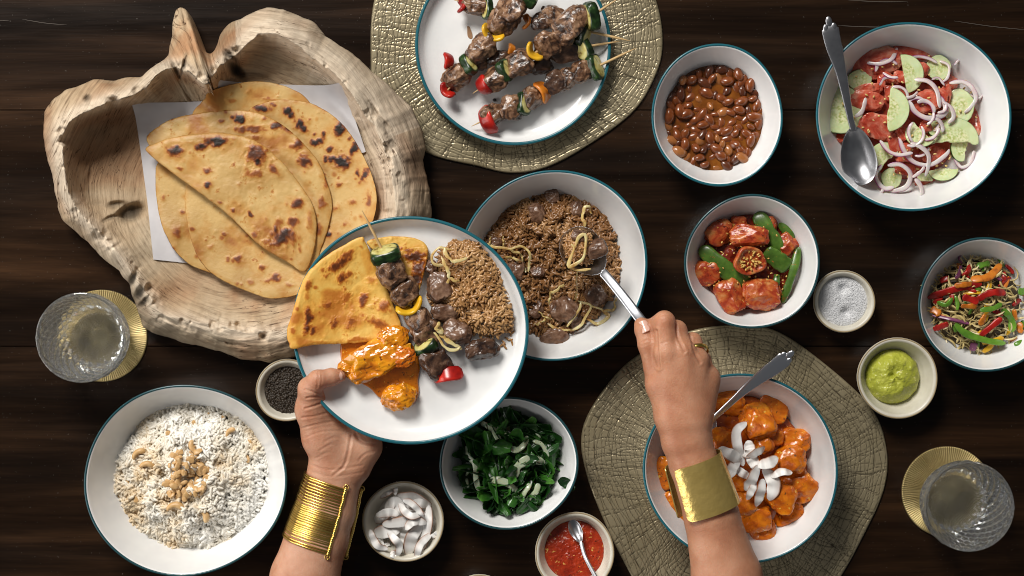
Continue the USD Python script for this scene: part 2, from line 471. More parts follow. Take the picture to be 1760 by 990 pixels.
def w_R(a):
    return np.interp(np.asarray(a) % 360, np.r_[w_ang - 360, w_ang, w_ang + 360], np.tile(w_rad, 3))


CREST = {0: .82, 25: .80, 45: .84, 60: .86, 75: .88, 88: .90, 94: .90, 99: .90, 104: .84, 109: .78, 114: .88, 122: .945, 140: .925, 152: .92, 165: .945, 180: .955, 195: .95, 210: .93, 222: .94, 235: .92, 248: .86, 262: .85, 280: .84, 300: .82, 330: .82}
FLOOR = {0: .62, 25: .66, 45: .72, 60: .70, 75: .70, 88: .64, 97: .58, 104: .56, 112: .60, 125: .72, 140: .78, 152: .80, 165: .80, 180: .76, 195: .62, 210: .55, 225: .60, 240: .62, 262: .60, 280: .60, 300: .60, 330: .60}
HGT = {0: .078, 25: .082, 45: .084, 60: .086, 75: .090, 88: .080, 94: .074, 99: .076, 104: .092, 109: .100, 114: .090, 122: .088, 140: .092, 152: .092, 165: .085, 180: .075, 195: .062, 210: .054, 225: .052, 240: .052, 262: .050, 280: .054, 300: .06, 330: .07}


from scipy.ndimage import minimum_filter1d, gaussian_filter1d
_ga = np.arange(0, 360, 0.25)
_gr = gaussian_filter1d(minimum_filter1d(w_R(_ga), int(14 / .25), mode="wrap"), 3.5 / .25, mode="wrap")


def w_Rs(a):
    """The outline's radius with the root stub and the notches evened out: the hollow follows this."""
    return np.minimum(np.interp(np.asarray(a) % 360, np.r_[_ga, 360], np.r_[_gr, _gr[0]]), w_R(a))


def wood_parts(a, rho):
    R, Rs = w_R(a), w_Rs(a)
    c, fl, h = per_interp(a, CREST) * Rs, per_interp(a, FLOOR) * Rs, per_interp(a, HGT)
    return R, c, fl, h, np.clip((rho - fl) / (c - fl), 0, 1), np.clip((rho - c) / (R - c), 0, 1)


def wood_z(a, rho):
    """Height of the bowl's upper surface at angle a (degrees) and rho pixels from its centre."""
    R, c, fl, h, t, t2 = wood_parts(a, rho)
    inner = 0.016 + (h - 0.016) * (0.22 * t + 0.78 * t ** 3.2) + 0.006 * np.clip(rho / fl, 0, 1) ** 3 * (1 - t)
    outer = h - (h * 0.62) * (0.25 * t2 + 0.75 * t2 ** 2.4)
    return np.where(rho < c, inner, outer)


def wood_at(x, y):
    px = np.asarray(x) / PX / 0.985 + 880
    py = 495 - np.asarray(y) / PX / 0.985
    dx, dy = px - WC[0], py - WC[1]
    a = np.degrees(np.arctan2(-dy, dx)) % 360
    return wood_z(a, np.minimum(np.hypot(dx, dy), w_R(a)))


def drift_bowl():
    n = 1100
    a = np.linspace(0, 360, n, endpoint=False)
    Rj = w_R(a)
    nz = meshkit.fbm(np.stack([np.cos(np.radians(a)) * 9, np.sin(np.radians(a)) * 9, np.zeros(n)], 1), 4, 2) - 0.5
    Rj = np.convolve(np.r_[Rj[-2:], Rj, Rj[:2]], [.1, .2, .4, .2, .1], "valid") * (1 + 0.032 * nz)
    q = np.r_[np.linspace(0.03, 0.5, 26), np.linspace(0.515, 0.985, 88), 0.993, 1.0]
    A, Q = np.meshgrid(a, q)
    Z = wood_z(A, Q * w_R(a)[None])
    px = WC[0] + Q * Rj * np.cos(np.radians(A)); py = WC[1] - Q * Rj * np.sin(np.radians(A))
    X, Y = (px - 880) * PX, (495 - py) * PX
    _, c, fl, _, _, out = wood_parts(A, Q * w_R(a)[None])
    c, fl = c / w_R(a)[None], fl / w_R(a)[None]
    wall = np.clip((Q - fl * 0.9) / (c - fl * 0.9), 0, 1)
    # lumps, carved hollows, split grain running round the rim, chips and cracks
    Z = Z + 0.012 * fb(X, Y, 14, 1) * wall + 0.005 * fb(X, Y, 45, 2) * (0.25 + wall)
    ringg = meshkit.fbm(np.stack([Rj * Q * 0.16 + 4 * fb(X, Y, 12, 9), 5.73 * np.cos(np.radians(A)), 5.73 * np.sin(np.radians(A))], -1), 3, 4) - 0.5
    radg = meshkit.fbm(np.stack([31.5 * np.cos(np.radians(A)), Q * 5, 31.5 * np.sin(np.radians(A))], -1), 4, 6) - 0.5
    mixr = np.clip((np.abs(A - 108) - 10) / 8, 0, 1)
    gr = mixr * ringg + (1 - mixr) * radg
    Z = Z + gr * (0.0032 * wall + 0.009 * out * (0.4 + 0.6 * (A > 225)) + 0.014 * ((A > 92) & (A < 121)) * np.clip((Q - .5) * 3, 0, 1))
    chips = np.clip(meshkit.fbm(np.stack([X * 70, Y * 70, np.zeros_like(X)], -1), 3, 12) - 0.55, 0, 1) * 0.05
    crest_band = np.exp(-((Q - c) / 0.05) ** 2)
    Z = Z - chips * crest_band
    dark = np.zeros_like(Z)
    for (hx, hy, hr, dep, st, an) in ((225, 366, 13, .03, 1.5, 20), (200, 352, 6, .006, 2.5, 10), (190, 375, 4, .005, 4, 25), (240, 505, 8, .012, 1.6, 70), (228, 480, 6, .012, 2.2, 60), (247, 520, 6, .010, 1.8, 40), (150, 168, 5, .008, 1.5, 60), (302, 120, 3, .008, 6, -60), (315, 115, 3, .008, 6, 70), (403, 118, 9, .018, 2.2, -50), (395, 96, 5, .01, 3, -40), (155, 300, 2.5, .003, 5, 85), (400, 590, 3, .004, 9, -14), (500, 590, 4, .005, 6, 20), (680, 250, 4, .004, 14, -55), (655, 205, 4, .004, 12, -52)):
        ca, sa = math.cos(math.radians(an)), math.sin(math.radians(an))
        wx, wy = px - hx + 5 * fb(px, py, .09, 3), py - hy + 5 * fb(px, py, .09, 5)
        u_, v_ = (wx * ca - wy * sa) / (hr * st), (wx * sa + wy * ca) / hr
        k = np.exp(-(u_ ** 2 + v_ ** 2) ** 1.6)
        Z = Z - dep * k
        dark = np.maximum(dark, k * min(1, dep / 0.01))
    Z = np.maximum(Z, 0.007)
    k = (CAM_H - Z) / CAM_H
    X, Y = X * k, Y * k
    T = np.stack([X, Y, Z], -1)
    rowsB = []
    for sh, zz in ((0.985, 0.35), (0.95, 0.12), (0.86, 0.0), (0.5, 0.0)):
        bx, by = T[-1, :, 0], T[-1, :, 1]
        cx, cy = WC[0] * PX - 880 * PX, (495 - WC[1]) * PX
        rowsB.append(np.stack([cx + (bx - cx) * sh, cy + (by - cy) * sh, T[-1, :, 2] * zz], -1))
    P = np.concatenate([T, np.array(rowsB)])
    v = P.reshape(-1, 3)
    f = grid_faces(len(P), n)
    f = np.vstack([f[:, [0, 1, 2]], f[:, [0, 2, 3]]])
    j = np.arange(n)
    kk = len(v)
    cx, cy = (WC[0] - 880) * PX, (495 - WC[1]) * PX
    v = np.vstack([v, [cx, cy, Z[0].mean()], [cx, cy, 0]])
    f = np.vstack([f, np.stack([(j + 1) % n, j, np.full(n, kk)], 1), np.stack([(len(P) - 1) * n + j, (len(P) - 1) * n + (j + 1) % n, np.full(n, kk + 1)], 1)])
    pad = lambda M: np.r_[np.vstack([M, np.repeat(M[-1:], len(rowsB), 0)]).ravel(), M[0].mean(), M[-1].mean()]
    pale = np.clip(1.15 * np.exp(-((Q - c - 0.015) / 0.055) ** 2) + 0.55 * ((A > 20) & (A < 92)) * np.clip((Q - .74) / .1, 0, 1) + 0.5 * np.clip((A < 60) | (A > 320), 0, 1) * wall * (1 - out), 0, 1)
    ang = np.radians(A)
    gk = 1.15 * mixr + 6.9 * (1 - mixr)
    grain = np.stack([Q * Rj * (0.06 * mixr + 0.012 * (1 - mixr)) + 2.2 * fb(X, Y, 11, 21), gk * np.cos(ang), gk * np.sin(ang)], -1)
    gpad = np.concatenate([grain, np.repeat(grain[-1:], len(rowsB), 0)]).reshape(-1, 3)
    gpad = np.vstack([gpad, gpad[0], gpad[-1]])
    grey = np.clip(out * 1.1, 0, 1) * np.clip((A > 215) | (A < 40), 0, 1)
    put(None, "driftwood_bowl", fixn((v, f[:, ::-1])), "driftwood", "large weathered driftwood root bowl holding flatbreads on paper", "wooden bowl",
        attrs={"pale": pad(pale), "grain": gpad, "dark": pad(dark), "grey": pad(grey)})


mat("driftwood", {"g": ("attribute", {"attribute": "grain"}), "pa": ("attribute", {"attribute": "pale"}), "dk": ("attribute", {"attribute": "dark"}), "gy": ("attribute", {"attribute": "grey"}), "tc": ("texture_coordinate", {}),
                  "n1": ("noise_texture", {"scale": 4.0, "detail": 7.0, "roughness": 0.68, "distortion": 0.5}), "n2": ("noise_texture", {"scale": 10.0, "detail": 4.0, "distortion": 0.8}), "n3": ("noise_texture", {"scale": 90.0, "detail": 5.0, "roughness": 0.7}),
                  "r1": ("rgb_ramp", {"ramp": [(0.30, (0.34, 0.29, 0.25)), (0.40, (0.80, 0.76, 0.72)), (0.56, (1.08, 1.06, 1.03))]}),
                  "r2": ("rgb_ramp", {"ramp": [(0.34, (0.50, 0.405, 0.285)), (0.5, (0.45, 0.33, 0.21)), (0.66, (0.38, 0.215, 0.115))]}),
                  "n4": ("noise_texture", {"scale": 2.2, "detail": 3.0, "distortion": 0.9}), "r4": ("rgb_ramp", {"ramp": [(0.486, (1, 1, 1)), (0.497, (0.22, 0.17, 0.14)), (0.503, (0.22, 0.17, 0.14)), (0.514, (1, 1, 1))]}), "n5": ("noise_texture", {"scale": 13.0, "detail": 2.0}), "r5": ("rgb_ramp", {"ramp": [(0.47, (0, 0, 0)), (0.58, (1, 1, 1))]}), "x4": ("mix_color", {"blend_type": "multiply"}),
                  "r3": ("rgb_ramp", {"ramp": [(0.26, (0.72, 0.68, 0.66)), (0.55, (1.05, 1.05, 1.05))]}),
                  "gx": ("mix_color", {"blend_type": "mix", "b": (0.25, 0.20, 0.145)}), "gm": ("math", {"math_type": "multiply", "value2": 0.5}),
                  "px": ("mix_color", {"blend_type": "mix", "b": (0.64, 0.545, 0.43)}), "x1": ("mix_color", {"blend_type": "multiply", "fac": 1.0}), "x3": ("mix_color", {"blend_type": "multiply", "fac": 0.35}),
                  "dx": ("mix_color", {"blend_type": "mix", "b": (0.02, 0.013, 0.008)}), "dm": ("math", {"math_type": "multiply", "value2": 0.85}),
                  "n3m": ("math", {"math_type": "multiply", "value2": 0.3}), "pm": ("math", {"math_type": "multiply", "value2": 0.9}), "ad": ("math", {"math_type": "add"}), "b": ("bump", {"strength": 0.8, "distance": 0.0018}), "p": ("principled_bsdf", {"roughness": 0.72, "specular_ior_level": 0.3})},
    [("g.vector", "n1.vector"), ("tc.object", "n2.vector"), ("tc.object", "n3.vector"), ("n1.fac", "r1.fac"), ("n2.fac", "r2.fac"), ("n3.fac", "r3.fac"),
     ("gy.fac", "gm.value1"), ("gm.value", "gx.fac"), ("r2.color", "gx.a"), ("gx.result", "px.a"), ("pa.fac", "pm.value1"), ("pm.value", "px.fac"), ("px.result", "x1.a"), ("r1.color", "x1.b"), ("x1.result", "x3.a"), ("r3.color", "x3.b"),
     ("g.vector", "n4.vector"), ("tc.object", "n5.vector"), ("n4.fac", "r4.fac"), ("n5.fac", "r5.fac"), ("r5.color", "x4.fac"), ("x3.result", "x4.a"), ("r4.color", "x4.b"), ("x4.result", "dx.a"), ("dk.fac", "dm.value1"), ("dm.value", "dx.fac"), ("dx.result", "p.base_color"), ("n1.fac", "ad.value1"), ("n3.fac", "n3m.value1"), ("n3m.value", "ad.value2"), ("ad.value", "b.height"), ("b.normal", "p.normal")])
drift_bowl()

# parchment
noisy("parchment", [(0.3, (0.50, 0.48, 0.49)), (0.7, (0.58, 0.56, 0.57))], 30, rough=0.55, bump=0.2, bscale=60)


def sheet(corners, z, lift, label, seed):
    c = WA(corners, 0.02)[:, :2]
    m = 40
    u, v_ = np.meshgrid(np.linspace(0, 1, m), np.linspace(0, 1, m))
    p = ((1 - u) * (1 - v_))[..., None] * c[0] + (u * (1 - v_))[..., None] * c[1] + (u * v_)[..., None] * c[2] + ((1 - u) * v_)[..., None] * c[3]
    p = p + 0.0012 * np.stack([fb(u, v_, 3, seed), fb(u, v_, 3, seed + 1)], -1)
    zz = np.maximum(wood_at(p[..., 0], p[..., 1]), 0.016)
    from scipy.ndimage import maximum_filter, gaussian_filter
    zz = gaussian_filter(zz, 1.5) + lift + 0.002 * fb(p[..., 0], p[..., 1], 25, seed)
    T = np.concatenate([p, zz[..., None]], -1).reshape(-1, 3)
    f = grid_faces(m, m, False)
    B = T - [0, 0, 0.00025]
    e = [i for i in range(m)] + [i * m + m - 1 for i in range(1, m)] + [(m - 1) * m + i for i in range(m - 2, -1, -1)] + [i * m for i in range(m - 2, 0, -1)]
    e = np.array(e); e2 = np.roll(e, -1)
    side = np.stack([e, e2, e2 + m * m, e + m * m], 1)
    put(None, "parchment_sheet", fixn((np.vstack([T, B]), np.vstack([f, f[:, ::-1] + m * m, side[:, ::-1]]))), "parchment", label, "paper", smooth=40)


sheet([(232, 179), (450, 172), (470, 470), (266, 446)], 0.02, 0.0024, "white parchment sheet left of the flatbreads, lying in the driftwood bowl", 1)
sheet([(371, 141), (593, 150), (630, 262), (400, 330)], 0.02, 0.0036, "white parchment corner above the flatbreads, against the driftwood bowl's right wall", 2)

# ================================================================ coasters and cut-glass tumblers
mat("brass_coaster", {"tc": ("texture_coordinate", {}), "n": ("noise_texture", {"scale": 40.0, "detail": 3.0}), "r": ("rgb_ramp", {"ramp": [(0.3, (0.30, 0.225, 0.09)), (0.7, (0.43, 0.335, 0.15))]}), "p": ("principled_bsdf", {"metallic": 0.6, "roughness": 0.36})},
    [("tc.object", "n.vector"), ("n.fac", "r.fac"), ("r.color", "p.base_color")])


def coaster(px, py, rpx, label):
    n = 512
    R = sc(rpx)
    rs = np.r_[np.linspace(0.1, 0.97, 18), 0.99, 1.0, 1.0] * R
    a = np.arange(n) * 2 * np.pi / n
    ridge = np.sin(np.arange(n) * np.pi / 2 + .4) * (0.5 + 0.5 * meshkit.noise(np.stack([a * 12, a * 0, a * 0], 1)))
    z = np.full((len(rs), n), 0.003) + 0.0007 * ridge * np.clip((rs / R - 0.15) * 4, 0, 1)[:, None]
    z[-2] = 0.0022; z[-1] = 0.0002
    x, y = rs[:, None] * np.cos(a), rs[:, None] * np.sin(a)
    v = np.stack([x, y, z], -1).reshape(-1, 3)
    f = grid_faces(len(rs), n)
    f = np.vstack([f[:, [0, 1, 2]], f[:, [0, 2, 3]]])
    v = np.vstack([v, [0, 0, 0.003]])
    j = np.arange(n)
    f = np.vstack([f, np.stack([(j + 1) % n, j, np.full(n, len(v) - 1)], 1)])
    put(None, "coaster", fixn((v + W(px, py), f[:, ::-1])), "brass_coaster", label, "coaster", smooth=50)


coaster(175, 577, 79, "round brass coaster under the glass at left, by the driftwood bowl")
coaster(1627, 845, 78, "round brass coaster under the glass at right, by the curry placemat")


def tumbler(px, py, label):
    h, ro, rb = 0.088, sc(78, 0.088), sc(50, 0.0)
    n, rows = 44, 9
    a = np.arange(n * 1) * 2 * np.pi / n
    c = W(px, py, 0.0037)
    zs = np.r_[0.0, 0.003, np.linspace(0.007, 0.072, rows), 0.076, 0.085, h]
    P = []
    for i, z in enumerate(zs):
        t = z / h
        r = rb + (ro - rb) * (1 - (1 - t) ** 1.35) ** 0.9
        r = np.full(n, r) - (0.0015 if i == 0 else 0)
        if 2 <= i < 2 + rows:
            r = r + 0.0026 * (((np.arange(n) + i) % 2) - 0.3)
        if i == len(zs) - 1:
            r -= 0.0007
        P.append(np.stack([r * np.cos(a), r * np.sin(a), np.full(n, z)], -1))
    for z in np.r_[h + 0.0004, h - 0.002, np.linspace(0.075, 0.022, 9), 0.016, 0.0135]:
        t = z / h
        r = rb + (ro - rb) * (1 - (1 - t) ** 1.35) ** 0.9 - 0.0034 - 0.0015 * (1 - t)
        r = r + (0.0016 * (((np.arange(n) + int(round(z / 0.0066))) % 2) - .5) if 0.02 < z < 0.08 else 0)
        r = {h + 0.0004: ro - 0.0016, 0.016: sc(42), 0.0135: sc(37)}.get(z, r)
        P.append(np.stack([r * np.cos(a), r * np.sin(a), np.full(n, z)], -1))
    P = np.array(P)
    v = P.reshape(-1, 3)
    f = grid_faces(len(P), n)
    f = np.vstack([f[:, [0, 1, 2]], f[:, [0, 2, 3]]])
    j = np.arange(n)
    k = len(v)
    v = np.vstack([v, [0, 0, 0.0], [0, 0, 0.0128]])
    f = np.vstack([f, np.stack([(j + 1) % n, j, np.full(n, k)], 1), np.stack([(len(P) - 1) * n + j, (len(P) - 1) * n + (j + 1) % n, np.full(n, k + 1)], 1)])
    put(None, "glass", fixn((v + c, f)), "crystal", label, "glass", smooth=False)


tumbler(168, 577, "clear cut-glass tumbler at left, on a coaster beside the driftwood bowl")
tumbler(1635, 856, "clear cut-glass tumbler at right, on a coaster beside the curry placemat")

# ================================================================ bowls, plates, pots
B = {}


def bowl(key, px, py, rx, ry, h, label, base=0.0, rim="teal_rim", seed=0, name="serving_bowl", thick=0.0036, foot=0.62):
    z1 = base + h
    c = W(px, py, z1); c[2] = base
    Rx, Ry = sc(rx, z1), sc(ry, z1)
    R = (Rx + Ry) / 2
    rs = np.random.RandomState(seed + 50)
    wob = [(2, 0.010, rs.uniform(0, 6)), (3, 0.007, rs.uniform(0, 6)), (5, 0.003, rs.uniform(0, 6))]
    ts = np.linspace(0, 1, 22)
    ro = lambda t: foot + 0.06 + (0.94 - foot) * t ** 0.55
    outer = [(0.0, 0.0012), (foot - .03, 0.0012), (foot - .02, 0.0), (foot + 0.02, 0.0), (foot + 0.03, 0.002)] + [(ro(t), 0.004 + (h - 0.0055) * t) for t in ts]
    tk = thick / R
    lip = [(1.0 - tk * 0.12, h - 0.0006), (1.0 - tk * 0.45, h), (1.0 - tk * 0.8, h - 0.0006)]
    inn = lambda t: max(0.0, (1 - tk) * (foot - 0.06 + (1.06 - foot) * t ** 0.5))
    ts2 = np.linspace(1, 0, 26)
    inner = [(inn(t) if t > 0 else foot - 0.06, 0.0075 + (h - 0.0095) * t) for t in ts2] + [(0.2, 0.0062), (0.0, 0.006)]
    p = np.array(outer + lip + inner)
    p[:, 0] *= 1.0
    t_ = thing(name, c, label, "bowl" if name != "ramekin" else "small bowl")
    prof = np.column_stack([p[:, 0], p[:, 1]])
    prof = prof[(prof[:, 0] > 1e-6) | (np.arange(len(prof)) > 10)]
    put(t_, "body", fixn(lathe(prof, 128, c, Rx, Ry, wob)), "white_glaze" if name != "ramekin" else "cream_glaze", smooth=60)
    a = np.linspace(0, 2 * np.pi, 13)[:-1]
    rt = 0.00135 if name != "ramekin" else 0.0008
    ring = [(1.0 - tk * 0.22 + rt / R * math.cos(x), h - 0.0004 + rt * 0.85 * math.sin(x)) for x in np.r_[a, a[:1]]]
    put(t_, "rim", fixn(lathe(ring, 160, c, Rx, Ry, wob, cap=False)), rim)
    B[key] = dict(c=c, Rx=Rx, Ry=Ry, R=R, h=h, base=base, path=t_, foot=foot, tk=tk, ri=lambda z: inn(max(0, (z - base - 0.0075) / (h - 0.0095))) * R)
    return t_


bowl("rice", 318, 826, 175, 163, 0.068, "white teal-rimmed bowl of white rice with cashews, at bottom left", seed=1, rim="dark_rim")
bowl("greens", 874, 796, 118.5, 114, 0.055, "white teal-rimmed bowl of dark leafy greens below the held plate", seed=2, rim="dark_rim")
bowl("pilau", 951, 456, 162, 164, 0.066, "white teal-rimmed bowl of brown pilau rice behind the held plate", seed=3)
bowl("beans", 1233, 198, 113, 121, 0.055, "white teal-rimmed bowl of stewed brown beans below the top edge", seed=4)
bowl("salad", 1570, 200, 166, 163, 0.068, "large white teal-rimmed bowl of tomato, cucumber and onion salad", seed=5)
bowl("stew", 1293, 450, 115, 116, 0.056, "white teal-rimmed bowl of red stew with green pods", seed=6, rim="dark_rim")
bowl("slaw", 1695, 524, 115, 116, 0.056, "white bowl of shredded pepper slaw cut off by the right edge", seed=7, rim="dark_rim")
bowl("curry", 1274, 806, 168, 162, 0.066, "white teal-rimmed bowl of orange curry on the lower gold placemat", base=0.0046, seed=8)
RK = dict(name="ramekin", rim="tan_rim", thick=0.005, foot=0.62)
bowl("pepper", 493, 671, 54, 54, 0.028, "small cream pot of ground black pepper beside the hand", seed=11, **RK)
bowl("coconut", 693, 897, 70, 70, 0.036, "small cream pot of coconut shavings between wrist bangles and greens", seed=12, **RK)
bowl("sauce", 988, 950, 69, 69, 0.036, "small cream pot of red chilli sauce with a little spoon", seed=13, **RK)
bowl("guac", 1543, 650, 70, 69.5, 0.036, "small cream pot of green avocado dip", seed=14, **RK)
bowl("salt", 1451, 518, 53.5, 54, 0.03, "small cream pot of coarse white salt", seed=15, **RK)
bowl("spare", 826, 1042, 55, 55, 0.028, "small cream pot almost wholly below the bottom edge, under the greens", seed=16, **RK)


def plate(px, py, rx, ry, z0, label, seed, h=0.022):
    c = W(px, py, z0 + h); c[2] = z0
    Rx, Ry = sc(rx, z0 + h), sc(ry, z0 + h)
    prof = [(0.0, 0.0015), (0.60, 0.0015), (0.61, 0.0), (0.66, 0.0), (0.67, 0.002), (0.84, 0.003), (0.92, 0.007), (0.975, 0.0145), (0.997, 0.0205), (0.999, h - 0.0006), (0.993, h), (0.985, h - 0.0007), (0.972, 0.0185), (0.945, 0.0125), (0.90, 0.0085), (0.84, 0.0064), (0.7, 0.0056), (0.3, 0.0052), (0.0, 0.0052)]
    p = np.array(prof)
    seg = np.vstack([p[:1], spline(p, 70)[1:-1], p[-1:]])
    rs = np.random.RandomState(seed)
    wob = [(2, 0.004, rs.uniform(0, 6)), (3, 0.004, rs.uniform(0, 6))]
    t_ = thing("plate", c, label, "plate")
    put(t_, "body", fixn(lathe(np.clip(seg, [0, -1], [2, 2]), 160, c, Rx, Ry, wob)), "white_glaze", smooth=60)
    a = np.linspace(0, 2 * np.pi, 13)
    R = (Rx + Ry) / 2
    put(t_, "rim", fixn(lathe([(0.993 + 0.0018 / R * math.cos(x), h - 0.0004 + 0.0011 * math.sin(x)) for x in a], 200, c, Rx, Ry, wob, cap=False)), "teal_rim")
    return dict(c=c, z=z0 + 0.0056)


HZ = 0.090
plate(882, 80, 167.5, 167, 0.0046, "white teal-rimmed plate of meat skewers on the upper gold placemat", 1)
HELD = plate(705, 567, 202, 195, HZ, "white teal-rimmed plate of mixed food held up in the left hand", 5)

# what has dripped on the upper plate
simple("brown_drip", (0.30, 0.17, 0.09), 0.25)
simple("black_corn", (0.02, 0.018, 0.018), 0.5)
dz = 0.0046 + 0.0054
for (dx_, dy_, a_, b_, an) in ((807, 56, 4, 13, 8), (770, 168, 3, 4, 0), (842, 212, 3, 2, 0)):
    t_ = np.linspace(0, 2 * np.pi, 40, endpoint=False)
    o_ = np.stack([dx_ + a_ * np.cos(t_) * (1 + .2 * np.sin(3 * t_)) + .2 * b_ * np.sin(t_), dy_ + b_ * np.sin(t_) * (1 + .15 * np.cos(2 * t_))], 1)
    v, f = polydisc(WA(o_, dz)[:, :2], lambda x, y: np.full(np.shape(x), dz + .0004), 0.0005, rings=5)
    put(None, "meat_juice_drip", fixn((v, f)), "brown_drip", {807: "long brown drip of meat juice on the upper plate", 770: "tiny brown drip at the left of the upper plate", 842: "tiny brown drip near the lower rim of the upper plate"}[dx_], "drip")
v, f = ico(2)
put(None, "peppercorn", (v * [.0022, .002, .0019] + W(850, 172, dz + .0018), f), "black_corn", "single black peppercorn lying on the upper plate", "peppercorn")


# ================================================================ spoons
def spoon(cb, handle, a, b, depth, widths, thick, label, material, up=(0, 0, 1), lobes=0.0, frame_dir=None, egg=0.18):
    """cb: centre of the spoon's bowl rim; handle: points from the neck to the end; a, b: half length and half width of the bowl."""
    handle = np.asarray(handle, float)
    x = np.asarray(frame_dir if frame_dir is not None else handle[0] - cb, float); x /= np.linalg.norm(x)
    u = np.asarray(up, float); u = u - x * (u @ x); u /= np.linalg.norm(u)
    y = np.cross(u, x)
    n = 48
    t = np.arange(n) * 2 * np.pi / n
    rr = np.linspace(0.06, 1, 12)
    def surf(r, off):
        ex = a * r[:, None] * np.cos(t)
        ey = b * r[:, None] * np.sin(t) * (1 - egg * np.cos(t) * r[:, None])
        ez = -depth * (1 - r[:, None] ** 2.4) + off + 0 * t
        return cb + ex[..., None] * x + ey[..., None] * y + ez[..., None] * u
    P = np.concatenate([surf(rr, thick * 0.5), surf(np.array([1.015]), 0.0), surf(rr[::-1], -thick * 0.5)])
    v = P.reshape(-1, 3)
    f = grid_faces(len(P), n)
    f = np.vstack([f[:, [0, 1, 2]], f[:, [0, 2, 3]]])
    k = len(v)
    v = np.vstack([v, cb - u * (depth - thick * .5), cb - u * (depth + thick * .5)])
    j = np.arange(n)
    f = np.vstack([f, np.stack([(j + 1) % n, j, np.full(n, k)], 1), np.stack([(len(P) - 1) * n + j, (len(P) - 1) * n + (j + 1) % n, np.full(n, k + 1)], 1)])
    m = 40
    hp = spline(np.vstack([cb + x * a * 0.97, handle]), m)
    wd = np.interp(np.linspace(0, 1, m), np.linspace(0, 1, len(widths)), widths)
    H_ = sweep(hp, wd, thick * 2.0, 14, up=u, power=2.6, taper=0.03, ends=0.5)
    ms = [(v, f[:, ::-1]), H_]
    if lobes:
        d = hp[-1] - hp[-4]; d /= np.linalg.norm(d)
        s_ = np.cross(u, d)
        nn = np.cross(d, s_)
        M = np.stack([d, s_, nn], 1)
        for (ax, sy, l, w) in ((0.45, 0, 1.0, 0.62), (-0.15, 0.42, 0.8, 0.55), (-0.15, -0.42, 0.8, 0.55)):
            iv, jf = ico(3)
            ms.append(((iv * [l * lobes * 0.55, w * lobes * 0.55, thick * 1.05]) @ M.T + hp[-1] + d * ax * lobes + s_ * sy * lobes, jf))
    t_ = thing("spoon", cb, label, "spoon")
    put(t_, "spoon_bowl", fixn(ms[0]), material)
    hh = put(t_, "handle", fixn(join(ms[1:])), material)
    return t_


spoon(W(1475, 268, 0.052), WA([(1468, 226, .054), (1461, 200, .058), (1447, 130, .070), (1432, 75, .078), (1426, 45, .081)]), sc(49), sc(29.5), 0.012, [.0075, .0075, .010, .0125, .018, .020], 0.0016,
      "large grey metal spoon leaning in the tomato salad bowl", "pewter", lobes=0.011)
spoon(W(1200, 745, 0.040), WA([(1221, 724, .047), (1245, 702, .056), (1290, 662, .070), (1335, 628, .082), (1352, 614, .086)]), sc(40), sc(26), 0.01, [.007, .007, .008, .012, .0165, .018], 0.0015,
      "shiny silver spoon with a scalloped handle end standing in the curry", "bright_steel", lobes=0.0105)
spoon(W(1004, 433, 0.096), WA([(1035, 467, .098), (1050, 484, .101), (1075, 515, .108), (1100, 548, .115), (1135, 592, .118), (1160, 622, .116)]), sc(46, .09), sc(35, .09), 0.014, [.010, .0105, .011, .011, .010, .010], 0.0016,
      "silver serving spoon in the right hand lifting brown rice", "steel", frame_dir=W(1040, 474, .1) - W(1003, 432, .096))
spoon(W(990, 913, 0.030), WA([(999, 934, .033), (1004, 953, .037), (1012, 970, .041), (1035, 1012, .050)]), sc(20), sc(10.5), 0.004, [.0045, .0042, .0045, .006], 0.0011,
      "little silver spoon standing in the red chilli sauce", "pewter")

# ================================================================ flatbreads
def bread_mat(name, base, base2):
    mat(name, {"at": ("attribute", {"attribute": "char"}), "tc": ("texture_coordinate", {}), "n": ("noise_texture", {"scale": 22.0, "detail": 4.0}), "r": ("rgb_ramp", {"ramp": [(0.32, base2), (0.58, base)]}),
               "n2": ("noise_texture", {"scale": 95.0, "detail": 4.0, "roughness": 0.65}), "sp": ("rgb_ramp", {"ramp": [(0.60, (0, 0, 0)), (0.72, (0.36, 0.36, 0.36))]}),
               "n3": ("noise_texture", {"scale": 260.0, "detail": 3.0}), "mx": ("math", {"math_type": "maximum"}),
               "cr": ("rgb_ramp", {"ramp": [(0.0, (1, 1, 1)), (0.16, (0.88, 0.70, 0.48)), (0.34, (0.58, 0.28, 0.12)), (0.56, (0.24, 0.085, 0.035)), (0.80, (0.06, 0.024, 0.014)), (1.0, (0.022, 0.016, 0.016))]}),
               "x": ("mix_color", {"blend_type": "multiply", "fac": 1.0}), "b": ("bump", {"strength": 0.32, "distance": 0.0011}), "ad": ("math", {"math_type": "add"}),
               "p": ("principled_bsdf", {"roughness": 0.46, "specular_ior_level": 0.4, "subsurface_weight": 0.0})},
        [("tc.object", "n.vector"), ("tc.object", "n2.vector"), ("tc.object", "n3.vector"), ("n.fac", "r.fac"), ("n2.fac", "sp.fac"), ("sp.color", "mx.value1"), ("at.fac", "mx.value2"), ("mx.value", "cr.fac"), ("r.color", "x.a"), ("cr.color", "x.b"), ("x.result", "p.base_color"),
         ("n2.fac", "ad.value1"), ("n3.fac", "ad.value2"), ("ad.value", "b.height"), ("b.normal", "p.normal")])


bread_mat("flatbread", (0.55, 0.36, 0.135), (0.40, 0.23, 0.068))
bread_mat("buttery_flatbread", (0.74, 0.47, 0.115), (0.67, 0.38, 0.07))


